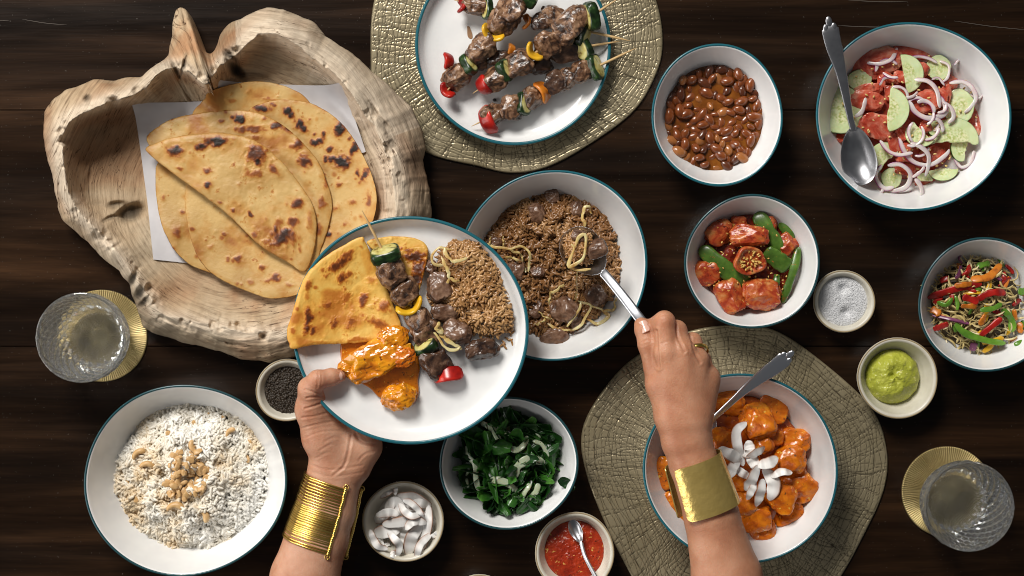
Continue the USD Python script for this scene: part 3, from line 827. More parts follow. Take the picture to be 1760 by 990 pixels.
def char_of(v, spots, z, seed, edge=None):
    px = v[:, 0] / (PX * (CAM_H - z) / CAM_H) + 880
    py = 495 - v[:, 1] / (PX * (CAM_H - z) / CAM_H)
    wx = px + 15 * fb(px, py, 0.05, seed, 5); wy = py + 15 * fb(px, py, 0.05, seed + 3, 5)
    rough = fb(px, py, 0.16, seed + 6, 4)
    out = np.zeros(len(v)); hump = np.zeros(len(v))
    for s in spots:
        x, y, rx, ry = s[:4]
        st = s[4] if len(s) > 4 else 1.0
        an = math.radians(s[5]) if len(s) > 5 else 0
        dx, dy = wx - x, wy - y
        u_, v_ = (dx * math.cos(an) + dy * math.sin(an)) / rx, (-dx * math.sin(an) + dy * math.cos(an)) / ry
        d = np.sqrt(u_ ** 2 + v_ ** 2) + rough * 1.7
        out = np.maximum(out, st * np.clip((1.32 - d) / 0.95, 0, 1))
        out = np.maximum(out, 0.24 * st * np.clip((2.3 - d) / 1.4, 0, 1))
        hump = np.maximum(hump, np.clip(1.5 - d, 0, 1) * min(rx, ry) / 10)
    rs_ = np.random.RandomState(seed + 70)
    x0, x1, y0, y1 = px.min(), px.max(), py.min(), py.max()
    for _ in range(70):                                   # blisters, some of them browned
        bx, by, br = rs_.uniform(x0, x1), rs_.uniform(y0, y1), rs_.uniform(2.2, 6.0)
        k = np.exp(-((px - bx) ** 2 + ((py - by) * rs_.uniform(.8, 1.3)) ** 2) / br ** 2)
        hump = hump + k * rs_.uniform(.2, .55)
        if rs_.uniform() < .55:
            out = np.maximum(out, rs_.uniform(.15, .42) * np.clip(k * 1.6 - .5 + rough, 0, 1))
    out = np.maximum(out, np.clip(fb(px, py, 0.026, seed + 11, 5) * 1.3, 0, .30))
    if edge is not None:
        out = np.maximum(out, edge * np.clip(0.10 + rough * 0.7, 0, 0.4))
    return np.clip(out, 0, 1), hump


def flatbread(px_outline, z, thick, spots, label, seed, material="flatbread", tilt=None, follow=None, n=340, group=None, lift_edge=0.0, center=None):
    o = spline(WA(px_outline, z)[:, :2], n, True)
    o = o + 0.0014 * np.stack([fb(o[:, 0], o[:, 1], 160, seed), fb(o[:, 0], o[:, 1], 160, seed + 1)], -1)
    ctr = o.mean(0) if center is None else W(*center, z)[:2]
    def zt(x, y):
        b = z + 0.0042 * fb(x, y, 22, seed) + 0.0026 * fb(x, y, 75, seed + 2)
        if tilt is not None:
            b = b + tilt[0] * (x - ctr[0]) + tilt[1] * (y - ctr[1])
        if follow is not None:
            b = np.maximum(b, follow(x, y))
        return b
    v, f = polydisc(o, zt, thick, rings=60, center=ctr)
    q = np.r_[np.repeat(np.r_[np.linspace(.04, .93, 60), .965, .988, 1.0], len(o))]
    e = np.zeros(len(v)); e[:len(q)] = np.clip((q - 0.93) / 0.07, 0, 1)
    ch, hump = char_of(v, spots, z, seed, e)
    top = np.zeros(len(v)); top[:len(q)] = 1
    v = v.copy(); v[:, 2] += hump * 0.0011 * top
    put(None, "flatbread", fixn((v, f)), material, label, "flatbread", attrs={"char": ch}, group=group)


fol = lambda x, y: wood_at(x, y) + 0.0105
fol2 = lambda x, y: wood_at(x, y) + 0.0125
flatbread([(268, 300), (276, 275), (330, 240), (440, 240), (520, 300), (520, 440), (430, 480), (350, 465), (310, 440), (283, 395), (271, 350)], 0.0245, 0.0022,
          [(307, 399, 9, 10, .5), (313, 366, 5, 5, .5), (283, 340, 4, 5, .4), (300, 425, 5, 4, .4)], "flatbread lowest in the pile, its left edge on the parchment", 1, follow=fol)
flatbread([(328, 215), (340, 185), (385, 152), (447, 141), (500, 153), (535, 180), (560, 260), (500, 330), (390, 320), (335, 270)], 0.0250, 0.0022,
          [(470, 172, 20, 3, .3), (400, 175, 8, 4, .3), (360, 190, 10, 3, .3)], "flatbread showing only its plain top edge at the back of the pile", 2, follow=fol)
flatbread([(318, 335), (335, 300), (420, 270), (520, 330), (548, 420), (540, 490), (505, 509), (467, 513), (440, 506), (400, 490), (365, 470), (340, 440), (325, 395)], 0.0285, 0.0022,
          [(411, 445, 11, 7, .55), (385, 405, 8, 6, .45), (473, 479, 16, 6, .6, -12), (453, 461, 6, 5, .5), (391, 445, 4, 6, .4), (329, 394, 4, 4, .5), (362, 425, 7, 6, .25), (345, 448, 4, 5, .35), (430, 485, 8, 4, .3), (500, 492, 9, 4, .35)], "flatbread at the bottom of the pile, lower edge over bare wood", 3, follow=fol2)
flatbread([(425, 195), (455, 176), (500, 172), (545, 182), (590, 215), (622, 262), (645, 315), (649, 352), (637, 392), (600, 432), (555, 448), (500, 420), (440, 330), (415, 250)], 0.0300, 0.0022,
          [(451, 187, 14, 6, .95, 10), (496, 195, 9, 8, 1), (518, 214, 12, 8, 1, 30), (584, 222, 9, 11, 1, 30), (555, 229, 5, 7, .8), (544, 244, 9, 7, .95), (584, 278, 17, 10, 1), (569, 258, 9, 5, .8), (611, 256, 6, 12, 1, 20), (615, 300, 5, 8, .8), (627, 302, 6, 12, .85, 30), (582, 320, 6, 5, .5), (558, 276, 5, 6, .8), (575, 360, 9, 4, .4), (565, 405, 6, 6, .9), (540, 228, 4, 4, .6), (601, 240, 4, 4, .6), (470, 180, 5, 4, .6), (632, 345, 5, 14, .5), (607, 350, 8, 5, .4), (596, 385, 7, 5, .4)], "flatbread spotted black on the right of the pile", 4, follow=fol2)
flatbread([(252, 243), (275, 215), (310, 200), (360, 192), (400, 189), (440, 193), (480, 211), (515, 240), (545, 275), (563, 315), (571, 350), (566, 385), (553, 425), (535, 466), (500, 440), (400, 360), (300, 290)], 0.0350, 0.0042,
          [(411, 202, 13, 7, 1), (476, 218, 10, 9, .75), (524, 275, 10, 13, .75), (511, 251, 12, 8, .7), (495, 220, 7, 5, .6), (378, 207, 5, 4, .5), (429, 220, 30, 6, .55), (388, 191, 5, 3, .4), (560, 310, 6, 20, .45), (553, 350, 7, 16, .45), (545, 395, 8, 12, .5), (440, 235, 8, 5, .4), (498, 300, 6, 8, .5), (455, 203, 5, 4, .5)], "folded flatbread just under the topmost one, its curved edge showing", 5, n=380)
flatbread([(250, 256), (272, 244), (300, 235), (340, 230), (380, 228), (420, 235), (452, 250), (483, 277), (512, 312), (532, 342), (543, 372), (543, 410), (535, 445), (522, 467), (490, 448), (455, 428), (425, 402), (395, 372), (355, 340), (300, 300), (270, 277)], 0.0415, 0.0050,
          [(302, 260, 15, 10, 1, -15), (371, 243, 20, 9, 1), (344, 251, 8, 7, .95), (442, 268, 20, 17, .72, 40), (445, 278, 10, 7, 1), (356, 293, 8, 6, .6), (356, 320, 6, 7, .85), (507, 351, 13, 8, .7), (484, 408, 24, 17, .82, -25), (509, 352, 9, 6, .75), (504, 381, 12, 8, .6), (431, 370, 4, 9, .7, -30), (402, 363, 5, 5, .6), (378, 348, 5, 4, .5), (309, 287, 7, 4, .45), (520, 300, 5, 6, .3), (470, 290, 14, 6, .55, 50), (440, 300, 12, 10, .45), (425, 295, 8, 8, .35), (500, 410, 14, 10, .5), (478, 385, 10, 8, .4), (440, 400, 7, 7, .5), (515, 430, 4, 6, .4), (320, 243, 60, 3, .16), (533, 380, 6, 20, .3)], "folded flatbread topmost in the pile, half-moon with big scorch marks", 6, n=380)


def zo(x0, y0, s):
    """Pixels of a zoomed view of the photograph, as pixels of the photograph."""
    return lambda *p: [(x0 + a[0] / s, y0 + a[1] / s, *a[2:]) for a in p]


PZ = HELD["z"]


def plate_follow(off):
    R = HELD["c"]
    def g(x, y):
        r = np.hypot(x - R[0], y - R[1]) / 0.1255
        return HZ + off + np.interp(r, [0, .55, .8, .985, 1.4], [.0062, .0120, .0180, .0226, .0235])
    return g


hz = zo(480, 370, 2.475)
flatbread(hz((372, 118), (400, 100), (480, 89), (560, 94), (612, 113), (634, 148), (628, 200), (612, 262), (596, 300), (540, 260), (470, 200), (400, 150)), PZ + 0.008, 0.004,
          hz() + [(655, 480, 8, 6, .3), (700, 470, 10, 8, .5)], "rolled flatbread behind the skewer on the held plate", 7, "buttery_flatbread", group=None)
flatbread(hz((500, 170), (545, 142), (590, 132), (630, 143), (626, 205), (612, 262), (597, 318), (570, 330), (530, 260)), PZ + 0.014, 0.003,
          [(712, 440, 24, 8, .75, -5), (720, 460, 12, 16, .7), (715, 478, 12, 12, .8), (700, 430, 14, 5, .5)], "inner layer of rolled flatbread with a browned face on the held plate", 8, "buttery_flatbread")
flatbread(hz((348, 92), (368, 112), (384, 150), (402, 200), (430, 255), (455, 300), (480, 370), (502, 425), (521, 478), (512, 515), (430, 531), (300, 545), (150, 551), (62, 567), (44, 545), (37, 490), (58, 420), (84, 330), (120, 250), (180, 190), (260, 137)), PZ + 0.0125, 0.0045,
          [(583, 453, 29, 10, .72, -38), (597, 440, 14, 7, .55, -38), (591, 477, 9, 8, .7), (603, 471, 6, 6, .5), (595, 513, 9, 12, .4), (563, 523, 11, 7, .52, -20), (625, 515, 8, 15, .62), (532, 552, 8, 24, .75, 10), (540, 570, 5, 10, .7), (577, 558, 8, 9, .6), (601, 554, 8, 14, .5, 20), (658, 527, 13, 11, .5), (649, 555, 22, 9, .5, 20), (641, 483, 12, 6, .3), (516, 531, 5, 6, .4), (553, 467, 5, 5, .4), (533, 490, 6, 10, .5, 20), (531, 510, 5, 9, .3), (505, 570, 6, 6, .35), (545, 590, 20, 4, .3), (612, 585, 26, 5, .35), (620, 425, 6, 4, .3)], "flatbread folded into a wedge, yellow with brown marks, on the held plate", 9, "buttery_flatbread", follow=plate_follow(0.0048), n=380)

# ================================================================ skewers
noisy("grilled_meat", [(0.30, (0.02, 0.009, 0.005)), (0.40, (0.11, 0.050, 0.024)), (0.52, (0.28, 0.155, 0.085)), (0.68, (0.42, 0.275, 0.175))], 100, rough=0.33, bump=0.55, bscale=330, detail=5, distort=0.6, island=0.16, coat_weight=0.35, coat_roughness=0.18, bdist=0.0015)
noisy("seared_meat", [(0.32, (0.020, 0.010, 0.008)), (0.47, (0.075, 0.036, 0.020)), (0.64, (0.17, 0.092, 0.058)), (0.8, (0.22, 0.14, 0.10))], 85, rough=0.30, bump=0.55, bscale=330, detail=5, distort=0.6, island=0.12, coat_weight=0.4, coat_roughness=0.15, bdist=0.0015)
noisy("red_pepper", [(0.30, (0.24, 0.006, 0.005)), (0.6, (0.55, 0.020, 0.010)), (0.8, (0.60, 0.05, 0.02))], 60, rough=0.28, bump=0.15, bscale=200, island=0.15)
noisy("yellow_pepper", [(0.25, (0.25, 0.09, 0.01)), (0.36, (0.66, 0.34, 0.015)), (0.7, (0.76, 0.46, 0.02))], 70, rough=0.3, bump=0.15, bscale=200)
noisy("orange_pepper", [(0.28, (0.22, 0.05, 0.008)), (0.42, (0.55, 0.16, 0.012)), (0.7, (0.66, 0.24, 0.02))], 70, rough=0.3, bump=0.15, bscale=200, island=0.1)
noisy("bamboo", [(0.3, (0.46, 0.29, 0.12)), (0.7, (0.62, 0.43, 0.20))], 60, rough=0.55, stretch=(1, 1, 1))
mat("zucchini", {"at": ("attribute", {"attribute": "skin"}), "tc": ("texture_coordinate", {}), "n": ("noise_texture", {"scale": 140.0, "detail": 4.0}), "f": ("rgb_ramp", {"ramp": [(0.30, (0.16, 0.085, 0.015)), (0.42, (0.50, 0.42, 0.12)), (0.7, (0.62, 0.58, 0.26))]}),
                 "s": ("rgb_ramp", {"ramp": [(0.35, (0.004, 0.010, 0.003)), (0.62, (0.018, 0.048, 0.011)), (0.8, (0.10, 0.16, 0.05))]}), "x": ("mix_color", {"blend_type": "mix"}), "b": ("bump", {"strength": 0.3, "distance": 0.001}), "p": ("principled_bsdf", {"roughness": 0.3})},
    [("tc.object", "n.vector"), ("n.fac", "f.fac"), ("n.fac", "s.fac"), ("f.color", "x.a"), ("s.color", "x.b"), ("at.fac", "x.fac"), ("x.result", "p.base_color"), ("n.fac", "b.height"), ("b.normal", "p.normal")])


def axis_frame(d):
    d = np.asarray(d, float); d = d / np.linalg.norm(d)
    s = np.cross([0, 0, 1.0], d); s /= np.linalg.norm(s)
    return np.stack([d, s, np.cross(d, s)], 1)


def skewer(p0, p1, zfun, pieces, label, seed):
    """p0, p1: pixels of the stick's ends with heights; pieces: (kind, x, y, across, along) in pixels."""
    a, b = W(*p0), W(*p1)
    d = (b - a) / np.linalg.norm(b - a)
    F = axis_frame(d)
    t = thing("skewer", (a + b) / 2 * [1, 1, 0] + [0, 0, min(a[2], b[2])], label, "skewer")
    put(t, "stick", sweep(np.linspace(a, b, 12), 0.0030, 0.0030, 8, up=(0, 0, 1) if abs(d[2]) < 0.9 else (1, 0, 0), taper=0.05, ends=0.2), "bamboo")
    for i, (kind, x, y, across, along, *more) in enumerate(pieces):
        zz = more[0] if more else None
        q = W(x, y, a[2])
        s = np.clip((q[:2] - a[:2]) @ (b - a)[:2] / ((b - a)[:2] @ (b - a)[:2]), 0, 1)
        zc = (a + (b - a) * s)[2] + (zz or 0)
        c = W(x, y, zc)
        A, L = sc(across, zc) * (1.04 if kind in ('meat', 'dark') else 1), sc(along, zc) * (1.1 if kind in ('meat', 'dark') else 1)
        rot = np.random.RandomState(seed * 31 + i)
        sd = seed * 17 + i
        if kind in ("meat", "dark"):
            v, f = chunk((0, 0, 0), (L * 1.15, A * 0.98, min(A, L) * 0.75), seed=sd, sub=4, power=3.0, amp=0.36, freq=1.25, fine=0.055, facets=7)
            R = F @ rotm(rot.uniform(-.5, .5), 0, rot.uniform(-.25, .25))
            put(t, "meat", fixn((v @ R.T + c, f)), "grilled_meat" if kind == "meat" else "seared_meat")
        elif kind == "zucchini":
            v, f = chunk((0, 0, 0), (L, A, A * 0.72), seed=sd, sub=4, power=4.0, amp=0.05, fine=0.015)
            th = np.arctan2(v[:, 2] / .72, v[:, 1])
            rad = np.hypot(v[:, 1], v[:, 2] / 0.72) / (A / 2)
            skin = np.clip((rad - 0.80) / 0.1, 0, 1)
            skin = np.maximum(skin, (np.abs(th - 0.4) < 0.15) * 0.6)
            R = F @ rotm(rot.uniform(-.6, .6), rot.choice([-1, 1]) * rot.uniform(.3, .75), rot.uniform(-.3, .3))
            put(t, "zucchini", fixn((v @ R.T + c, f)), "zucchini", attrs={"skin": skin})
        else:
            m = 16
            u = np.linspace(-1, 1, m)
            pts = np.stack([-0.26 * A * (u ** 2) + 0.1 * A, u * A * 0.42, 0.15 * A * (1 - u ** 2)], 1)
            v, f = sweep(pts, min(A * 0.62, 0.017), min(L * 0.42, 0.005), 14, up=np.stack([1 + 0 * u, 0.5 * u, 0.25 + 0 * u], 1), power=3.5, taper=0.18, ends=0.55)
            v = v + 0.0012 * np.stack([fb(v[:, 1], v[:, 2], 90, sd), fb(v[:, 0], v[:, 2], 90, sd + 1), fb(v[:, 0], v[:, 1], 90, sd + 2)], -1)
            flip = -1 if kind.startswith("~") else 1
            R = F @ np.diag([flip, 1, 1.0]) @ rotm(rot.uniform(-.4, .4), rot.choice([-1, 1]) * rot.uniform(.45, .85), 0)
            put(t, "pepper", fixn((v @ R.T + c, f)), kind.strip("~") + "_pepper")
    return t


sz = zo(740, 0, 4.124)
def P4(kind, x, y, a, l, *r):
    return (kind, 740 + x / 4.124, y / 4.124, a / 4.124, l / 4.124, *r)
zl, zh = 0.0230, 0.0345
e = lambda x, y, z: (740 + x / 4.124, y / 4.124, z)
skewer(e(95, 492, zl), e(1345, 292, zl + .006), None, [P4("red", 135, 432, 130, 90), P4("dark", 330, 450, 130, 110), P4("dark", 480, 405, 110, 120), P4("orange", 580, 350, 90, 60), P4("dark", 600, 420, 140, 150, -.004), P4("dark", 780, 465, 120, 140, -.006), P4("dark", 950, 355, 150, 190, -.004), P4("zucchini", 1082, 340, 190, 70)],
       "meat skewer lying under the others, its stick third from the top at right", 1)
skewer(e(165, 0, zl + .004), e(1415, 290, zl + .01), None, [P4("red", 212, 42, 125, 95), P4("meat", 318, 45, 130, 150), P4("zucchini", 402, 62, 150, 60), P4("meat", 560, 100, 120, 140), P4("orange", 672, 160, 120, 70), P4("dark", 780, 150, 130, 120), P4("meat", 870, 120, 150, 190), P4("dark", 980, 190, 120, 130), P4("zucchini", 1082, 240, 170, 85)],
       "meat skewer starting with red pepper at the plate's top edge, running right", 2)
skewer(e(290, 895, zl), e(1460, 340, zl + .008), None, [P4("~red", 388, 858, 230, 90), P4("meat", 455, 805, 150, 150), P4("meat", 580, 765, 175, 140), P4("zucchini", 662, 735, 165, 70), P4("meat", 725, 690, 150, 130), P4("orange", 808, 640, 180, 70), P4("dark", 885, 580, 165, 140), P4("meat", 975, 555, 140, 120), P4("meat", 1070, 500, 160, 150), P4("zucchini", 1168, 478, 190, 75)],
       "meat skewer nearest the viewer, lying apart, orange pepper in its middle", 3)
skewer(e(95, 672, zh - .006), e(740, -120, zh + .012), None, [P4("~red", 130, 640, 135, 85), P4("meat", 185, 545, 150, 170), P4("zucchini", 268, 458, 160, 75), P4("meat", 360, 335, 190, 175), P4("~yellow", 440, 225, 190, 100), P4("meat", 505, 150, 200, 160), P4("meat", 575, 55, 190, 160), P4("zucchini", 690, 0, 130, 90), P4("meat", 730, -70, 160, 120)],
       "meat skewer leaning up to the plate's top edge with a broad yellow pepper piece", 4)
skewer(e(300, 662, zh - .006), e(1335, -12, zh + .012), None, [P4("~red", 365, 612, 155, 95), P4("meat", 452, 560, 180, 145), P4("zucchini", 530, 500, 160, 80, .003), P4("meat", 625, 455, 180, 175, .004), P4("~yellow", 735, 362, 165, 95, .004), P4("meat", 830, 320, 185, 140), P4("meat", 945, 262, 150, 110), P4("meat", 1010, 160, 190, 200), P4("zucchini", 1142, 115, 205, 90)],
       "meat skewer lying on top across the middle, ending in zucchini at the upper right", 5)
ZH = PZ + 0.0165
H4 = lambda kind, x, y, a, l, *r: (kind, 480 + x / 2.475, 370 + y / 2.475, a / 2.475, l / 2.475, *r)
eh = lambda x, y, z: (480 + x / 2.475, 370 + y / 2.475, z)
skewer(eh(352, -20, ZH + .022), eh(728, 706, ZH - .008), None, [H4("zucchini", 452, 168, 130, 62, .001), H4("meat", 486, 248, 120, 110, .002), H4("meat", 530, 325, 128, 90, .002), H4("yellow", 553, 380, 135, 70), H4("meat", 592, 438, 100, 110), H4("meat", 622, 500, 112, 90), H4("zucchini", 624, 557, 108, 50), H4("dark", 666, 618, 110, 112), H4("~red", 714, 665, 145, 62)],
       "meat skewer resting on the held plate, red pepper at its lower end", 6)

# ================================================================ what the bowls hold
def dome_fn(key, z_edge, z_top, amp=0.0, scale=40, seed=0, power=2.0, off=(0, 0)):
    b = B[key]
    r0 = b["ri"](z_edge)
    def g(x, y):
        q = np.hypot((np.asarray(x) - b["c"][0] - off[0]) / (r0 * b["Rx"] / b["R"]), (np.asarray(y) - b["c"][1] - off[1]) / (r0 * b["Ry"] / b["R"]))
        return z_edge + (z_top - z_edge) * (1 - np.clip(q, 0, 1) ** power) + amp * fb(x, y, scale, seed, 4) * 2 * np.clip(1.25 - q, 0, 1)
    return g, r0


def mass(name, key, zf, r0, material, label, cat, n=150, kind=None, ragged=0.0, seed=0, rings=70):
    b = B[key]
    a = np.linspace(0, 2 * np.pi, n, endpoint=False)
    w = 1 + ragged * (meshkit.fbm(np.stack([np.cos(a) * 4, np.sin(a) * 4, np.full(n, seed)], 1), 3, seed) - 0.6)
    o = np.stack([b["c"][0] + (r0 + 0.0012) * w * b["Rx"] / b["R"] * np.cos(a), b["c"][1] + (r0 + 0.0012) * w * b["Ry"] / b["R"] * np.sin(a)], 1)
    v, f = polydisc(o, zf, 0.004, rings=rings)
    return put(None, name, fixn((v, f)), material, label, cat, kind=kind)


def grain_mesh(n_rings=5, sides=6):
    t = np.linspace(0, np.pi, n_rings + 2)[1:-1]
    a = np.arange(sides) * 2 * np.pi / sides
    v = np.stack([np.repeat(-np.cos(t)[:, None], sides, 1), np.sin(t)[:, None] ** 0.7 * np.cos(a), np.sin(t)[:, None] ** 0.7 * np.sin(a)], -1).reshape(-1, 3)
    f = grid_faces(n_rings, sides)
    f = np.vstack([f[:, [0, 1, 2]], f[:, [0, 2, 3]]])
    k = len(v); v = np.vstack([v, [-1, 0, 0], [1, 0, 0]])
    j = np.arange(sides)
    f = np.vstack([f, np.stack([(j + 1) % sides, j, np.full(sides, k)], 1), np.stack([(n_rings - 1) * sides + j, (n_rings - 1) * sides + (j + 1) % sides, np.full(sides, k + 1)], 1)])
    return v, f


GR = fixn(grain_mesh())


def grains(centres, length, width, seed, tilt=0.5, base=GR, jitter=0.25, bend=0.12):
    rs = np.random.RandomState(seed)
    n = len(centres)
    v0, f0 = base
    yaw = rs.uniform(0, np.pi * 2, n); pit = rs.normal(0, tilt, n)
    x = np.stack([np.cos(yaw) * np.cos(pit), np.sin(yaw) * np.cos(pit), np.sin(pit)], 1)
    y = np.stack([-np.sin(yaw), np.cos(yaw), 0 * yaw], 1)
    z = np.cross(x, y)
    L = length / 2 * (1 + rs.uniform(-jitter, jitter, n)); Wd = width / 2 * (1 + rs.uniform(-jitter, jitter, n) * .6)
    bz = v0[:, 0] ** 2 * bend
    V = np.asarray(centres)[:, None] + (v0[:, 0] * L[:, None])[..., None] * x[:, None] + (v0[:, 1] * Wd[:, None] + bz * L[:, None])[..., None] * y[:, None] + (v0[:, 2] * Wd[:, None])[..., None] * z[:, None]
    F_ = f0[None] + (np.arange(n) * len(v0))[:, None, None]
    return V.reshape(-1, 3), F_.reshape(-1, 3)


def disc_points(key, n, r, seed, power=0.5):
    rs = np.random.RandomState(seed)
    b = B[key]
    a, q = rs.uniform(0, 2 * np.pi, n), rs.uniform(0, 1, n) ** power * r
    return b["c"][0] + q * np.cos(a) * b["Rx"] / b["R"], b["c"][1] + q * np.sin(a) * b["Ry"] / b["R"], q / r


GROUP = {}


HOURS = ["twelve", "one", "two", "three", "four", "five", "six", "seven", "eight", "nine", "ten", "eleven"]
SAID = {}


def placed(label, pts, key):
    """Adds to a label where in its bowl the piece lies, as on a clock face seen from above."""
    m = np.mean([[p[0], p[1]] for p in pts], 0)
    b = B[key]
    c = (b["c"][0] / PX + 880, 495 - b["c"][1] / PX)
    d = np.hypot(m[0] - c[0], m[1] - c[1]) * PX / b["R"]
    h = HOURS[int(round((math.degrees(math.atan2(m[0] - c[0], c[1] - m[1])) % 360) / 30)) % 12]
    ring = "near the middle" if d < .25 else "halfway out" if d < .5 else "near the wall"
    L = np.hypot(pts[0][0] - pts[-1][0], pts[0][1] - pts[-1][1])
    for size in ("", "long " if L > 35 else "short ", "small " if L < 35 else "broad "):
        t = f"{size}{label}, {ring} at {h} o'clock"
        if t not in SAID:
            break
    SAID[t] = 1
    return t


def strip(name, pts_px, width_px, thick, material, label, cat, zf, lift=0.0, group=None, seed=0, power=3.0, taper=0.2, ends=0.4, tilt=0.0, arch=0.0, edge=None, roll=None, m=22, wav=0.0, ragged=0.18, wiggle=0.0):
    """A flat band of food lying on the surface zf through pixel points."""
    p = spline([(a[0], a[1]) for a in pts_px], m)
    wr = np.random.RandomState(int(abs(p[0, 0] * 7 + p[-1, 1] * 13)) % 9999)
    if wiggle:
        p = p + wiggle * np.stack([np.interp(np.arange(m), np.linspace(0, m, 9), wr.normal(size=9)), np.interp(np.arange(m), np.linspace(0, m, 9), wr.normal(size=9))], 1)
    wmod = 1 + ragged * np.interp(np.arange(m), np.linspace(0, m, 8), wr.uniform(-1, 1, 8))
    z0 = float(np.mean([zf(*W(a, b_, 0.035)[:2]) for a, b_ in p]))
    w = WA(p, z0)
    u = np.linspace(-1, 1, m)
    rs = np.random.RandomState(seed + 900)
    zz = np.array([zf(x, y) for x, y in w[:, :2]])
    zz = np.convolve(np.r_[zz[:1], zz[:1], zz, zz[-1:], zz[-1:]], [.2, .2, .2, .2, .2], "valid")
    w[:, 2] = zz + lift + arch * (1 - u ** 2) + tilt * u + wav * np.sin(u * 7 + seed)
    r = rs.uniform(-.5, .5) if roll is None else roll
    tan = np.gradient(w, axis=0); tan /= np.linalg.norm(tan, axis=1, keepdims=True) + 1e-9
    side = np.cross(tan, [0, 0, 1.0])
    tw = r + rs.uniform(-.3, .3) * u
    up = np.cos(tw)[:, None] * np.array([0, 0, 1.0]) + np.sin(tw)[:, None] * side
    n = 12
    v, f = sweep(w, sc(width_px, z0) * wmod, thick, n, up=up, power=power, taper=taper, ends=ends)
    attrs = None
    if edge is not None:
        ca = np.cos(np.arange(n) * 2 * np.pi / n) * edge
        attrs = {"edge": np.r_[np.tile(np.clip((ca - 0.35) / 0.45, 0, 1), m), 0, 0]}
    return put(None, name, fixn((v, f)), material, label, cat, group, attrs=attrs)


def edge_mat(name, stops, edge_col, scale=60, rough=0.35, **k):
    mat(name, {"at": ("attribute", {"attribute": "edge"}), "tc": ("texture_coordinate", {}), "n": ("noise_texture", {"scale": scale, "detail": 3.0}), "r": ("rgb_ramp", {"ramp": stops}), "x": ("mix_color", {"blend_type": "mix", "b": edge_col}), "b": ("bump", {"strength": 0.2, "distance": 0.0006}), "p": ("principled_bsdf", {"roughness": rough, **k})},
        [("tc.object", "n.vector"), ("n.fac", "r.fac"), ("r.color", "x.a"), ("at.fac", "x.fac"), ("x.result", "p.base_color"), ("n.fac", "b.height"), ("b.normal", "p.normal")])


# ---- white rice and cashews
noisy("white_rice", [(0.32, (0.68, 0.53, 0.34)), (0.42, (0.78, 0.72, 0.61)), (0.6, (0.84, 0.82, 0.77))], 20, rough=0.38, island=0.12)
noisy("toasted_cashew", [(0.3, (0.56, 0.34, 0.14)), (0.46, (0.72, 0.51, 0.27)), (0.64, (0.82, 0.66, 0.42))], 50, rough=0.42, island=0.3, bump=0.15, bscale=120)
rb = B["rice"]
rz, rr0 = dome_fn("rice", 0.022, 0.054, 0.032, 70, 3, 2.0)
mass("rice", "rice", lambda x, y: rz(x, y) - 0.0006 + 0.0012 * fb(x, y, 500, 5, 2), rr0 * 0.95, "white_rice", "packed white rice filling the bowl at bottom left, beneath its loose grains", "rice", kind="stuff", ragged=0.1, seed=2)
x, y, q = disc_points("rice", 4200, rr0 * 1.06, 5, 0.52)
edge_n = meshkit.fbm(np.stack([x * 60, y * 60, 0 * x], 1), 3, 8)
keep = q < 0.86 + 0.30 * edge_n
x, y = x[keep], y[keep]
z = rz(x, y) + np.random.RandomState(1).uniform(-0.0002, 0.0020, len(x)) + 0.006 * np.clip(fb(x, y, 130, 4) * 2, 0, 1)
put(None, "rice_grains", grains(np.stack([x, y, z], 1), 0.0096, 0.0035, 2, 0.25), "white_rice", "loose white rice grains heaped in the bowl at bottom left", "rice", kind="stuff")
rs = np.random.RandomState(12)


def cashew(px, py, size, yaw, label, whole, seed, zf=rz, lift=0.0065):
    c = W(px, py, 0.05); c[2] = zf(c[0], c[1]) + lift
    s = sc(size, 0.05)
    if whole:
        t = np.linspace(-1.15, 1.15, 14)
        p = np.stack([np.sin(t) * s * 0.5, (np.cos(t) - .7) * s * 0.5, 0 * t], 1)
        v, f = sweep(p, s * 0.40 * (0.75 + .35 * np.linspace(0, 1, 14)), s * 0.38, 10, taper=0.35, ends=0.25)
        v = v @ rotm(np.random.RandomState(seed).uniform(-.5, .5), 0, yaw).T + c
    else:
        v, f = chunk(c, (s, s * 0.6, s * 0.38), (np.random.RandomState(seed).uniform(-.6, .6), np.random.RandomState(seed + 1).uniform(-.5, .5), yaw), seed, 2, 3.2, 0.20, 1.5, 0.0, 5)
    put(None, "cashew", fixn((v, f)), "toasted_cashew", label, "cashew", None if "pieces" not in label else "broken cashew pieces on the white rice")


for i, (cx, cy, s, yaw, l) in enumerate([(311, 822, 34, 1.4, "whole toasted cashew standing upright in the middle of the white rice heap"), (303, 871, 30, 0.1, "whole toasted cashew lying flat near the lower middle of the white rice"), (349, 884, 30, -1.0, "crescent cashew at the lower right of the nut heap, curling open"),
                                          (237, 781, 26, 0.6, "pair-like plump cashew alone at the upper left of the white rice"), (253, 800, 26, 0.0, "pale cashew half beside the plump one at the left of the nut heap"), (393, 745, 22, 0.8, "lone cashew at the upper right of the white rice"), (333, 768, 24, 2.0, "cashew topping the upper end of the nut heap")]):
    cashew(cx, cy, s, yaw, l, True, i)
for i in range(90):
    a_, q_ = rs.uniform(0, 6.28), rs.uniform(0, 1) ** 0.7
    cashew(323 + 34 * q_ * math.cos(a_) * 1.1, 818 + 52 * q_ * math.sin(a_), rs.uniform(8, 17), rs.uniform(0, 6), "broken toasted cashew pieces heaped on the white rice" if 0 else "small broken piece among toasted cashew pieces on white rice", False, 100 + i, lift=rs.uniform(0.003, 0.010))
for i, (cx, cy) in enumerate([(210, 835), (375, 720), (420, 790), (405, 860), (290, 745), (385, 895), (230, 860), (350, 715), (425, 765), (262, 905), (412, 925), (195, 857), (330, 730)]):
    cashew(cx, cy, rs.uniform(10, 17), rs.uniform(0, 6), "small broken piece among toasted cashew pieces on white rice", False, 300 + i, lift=0.001)

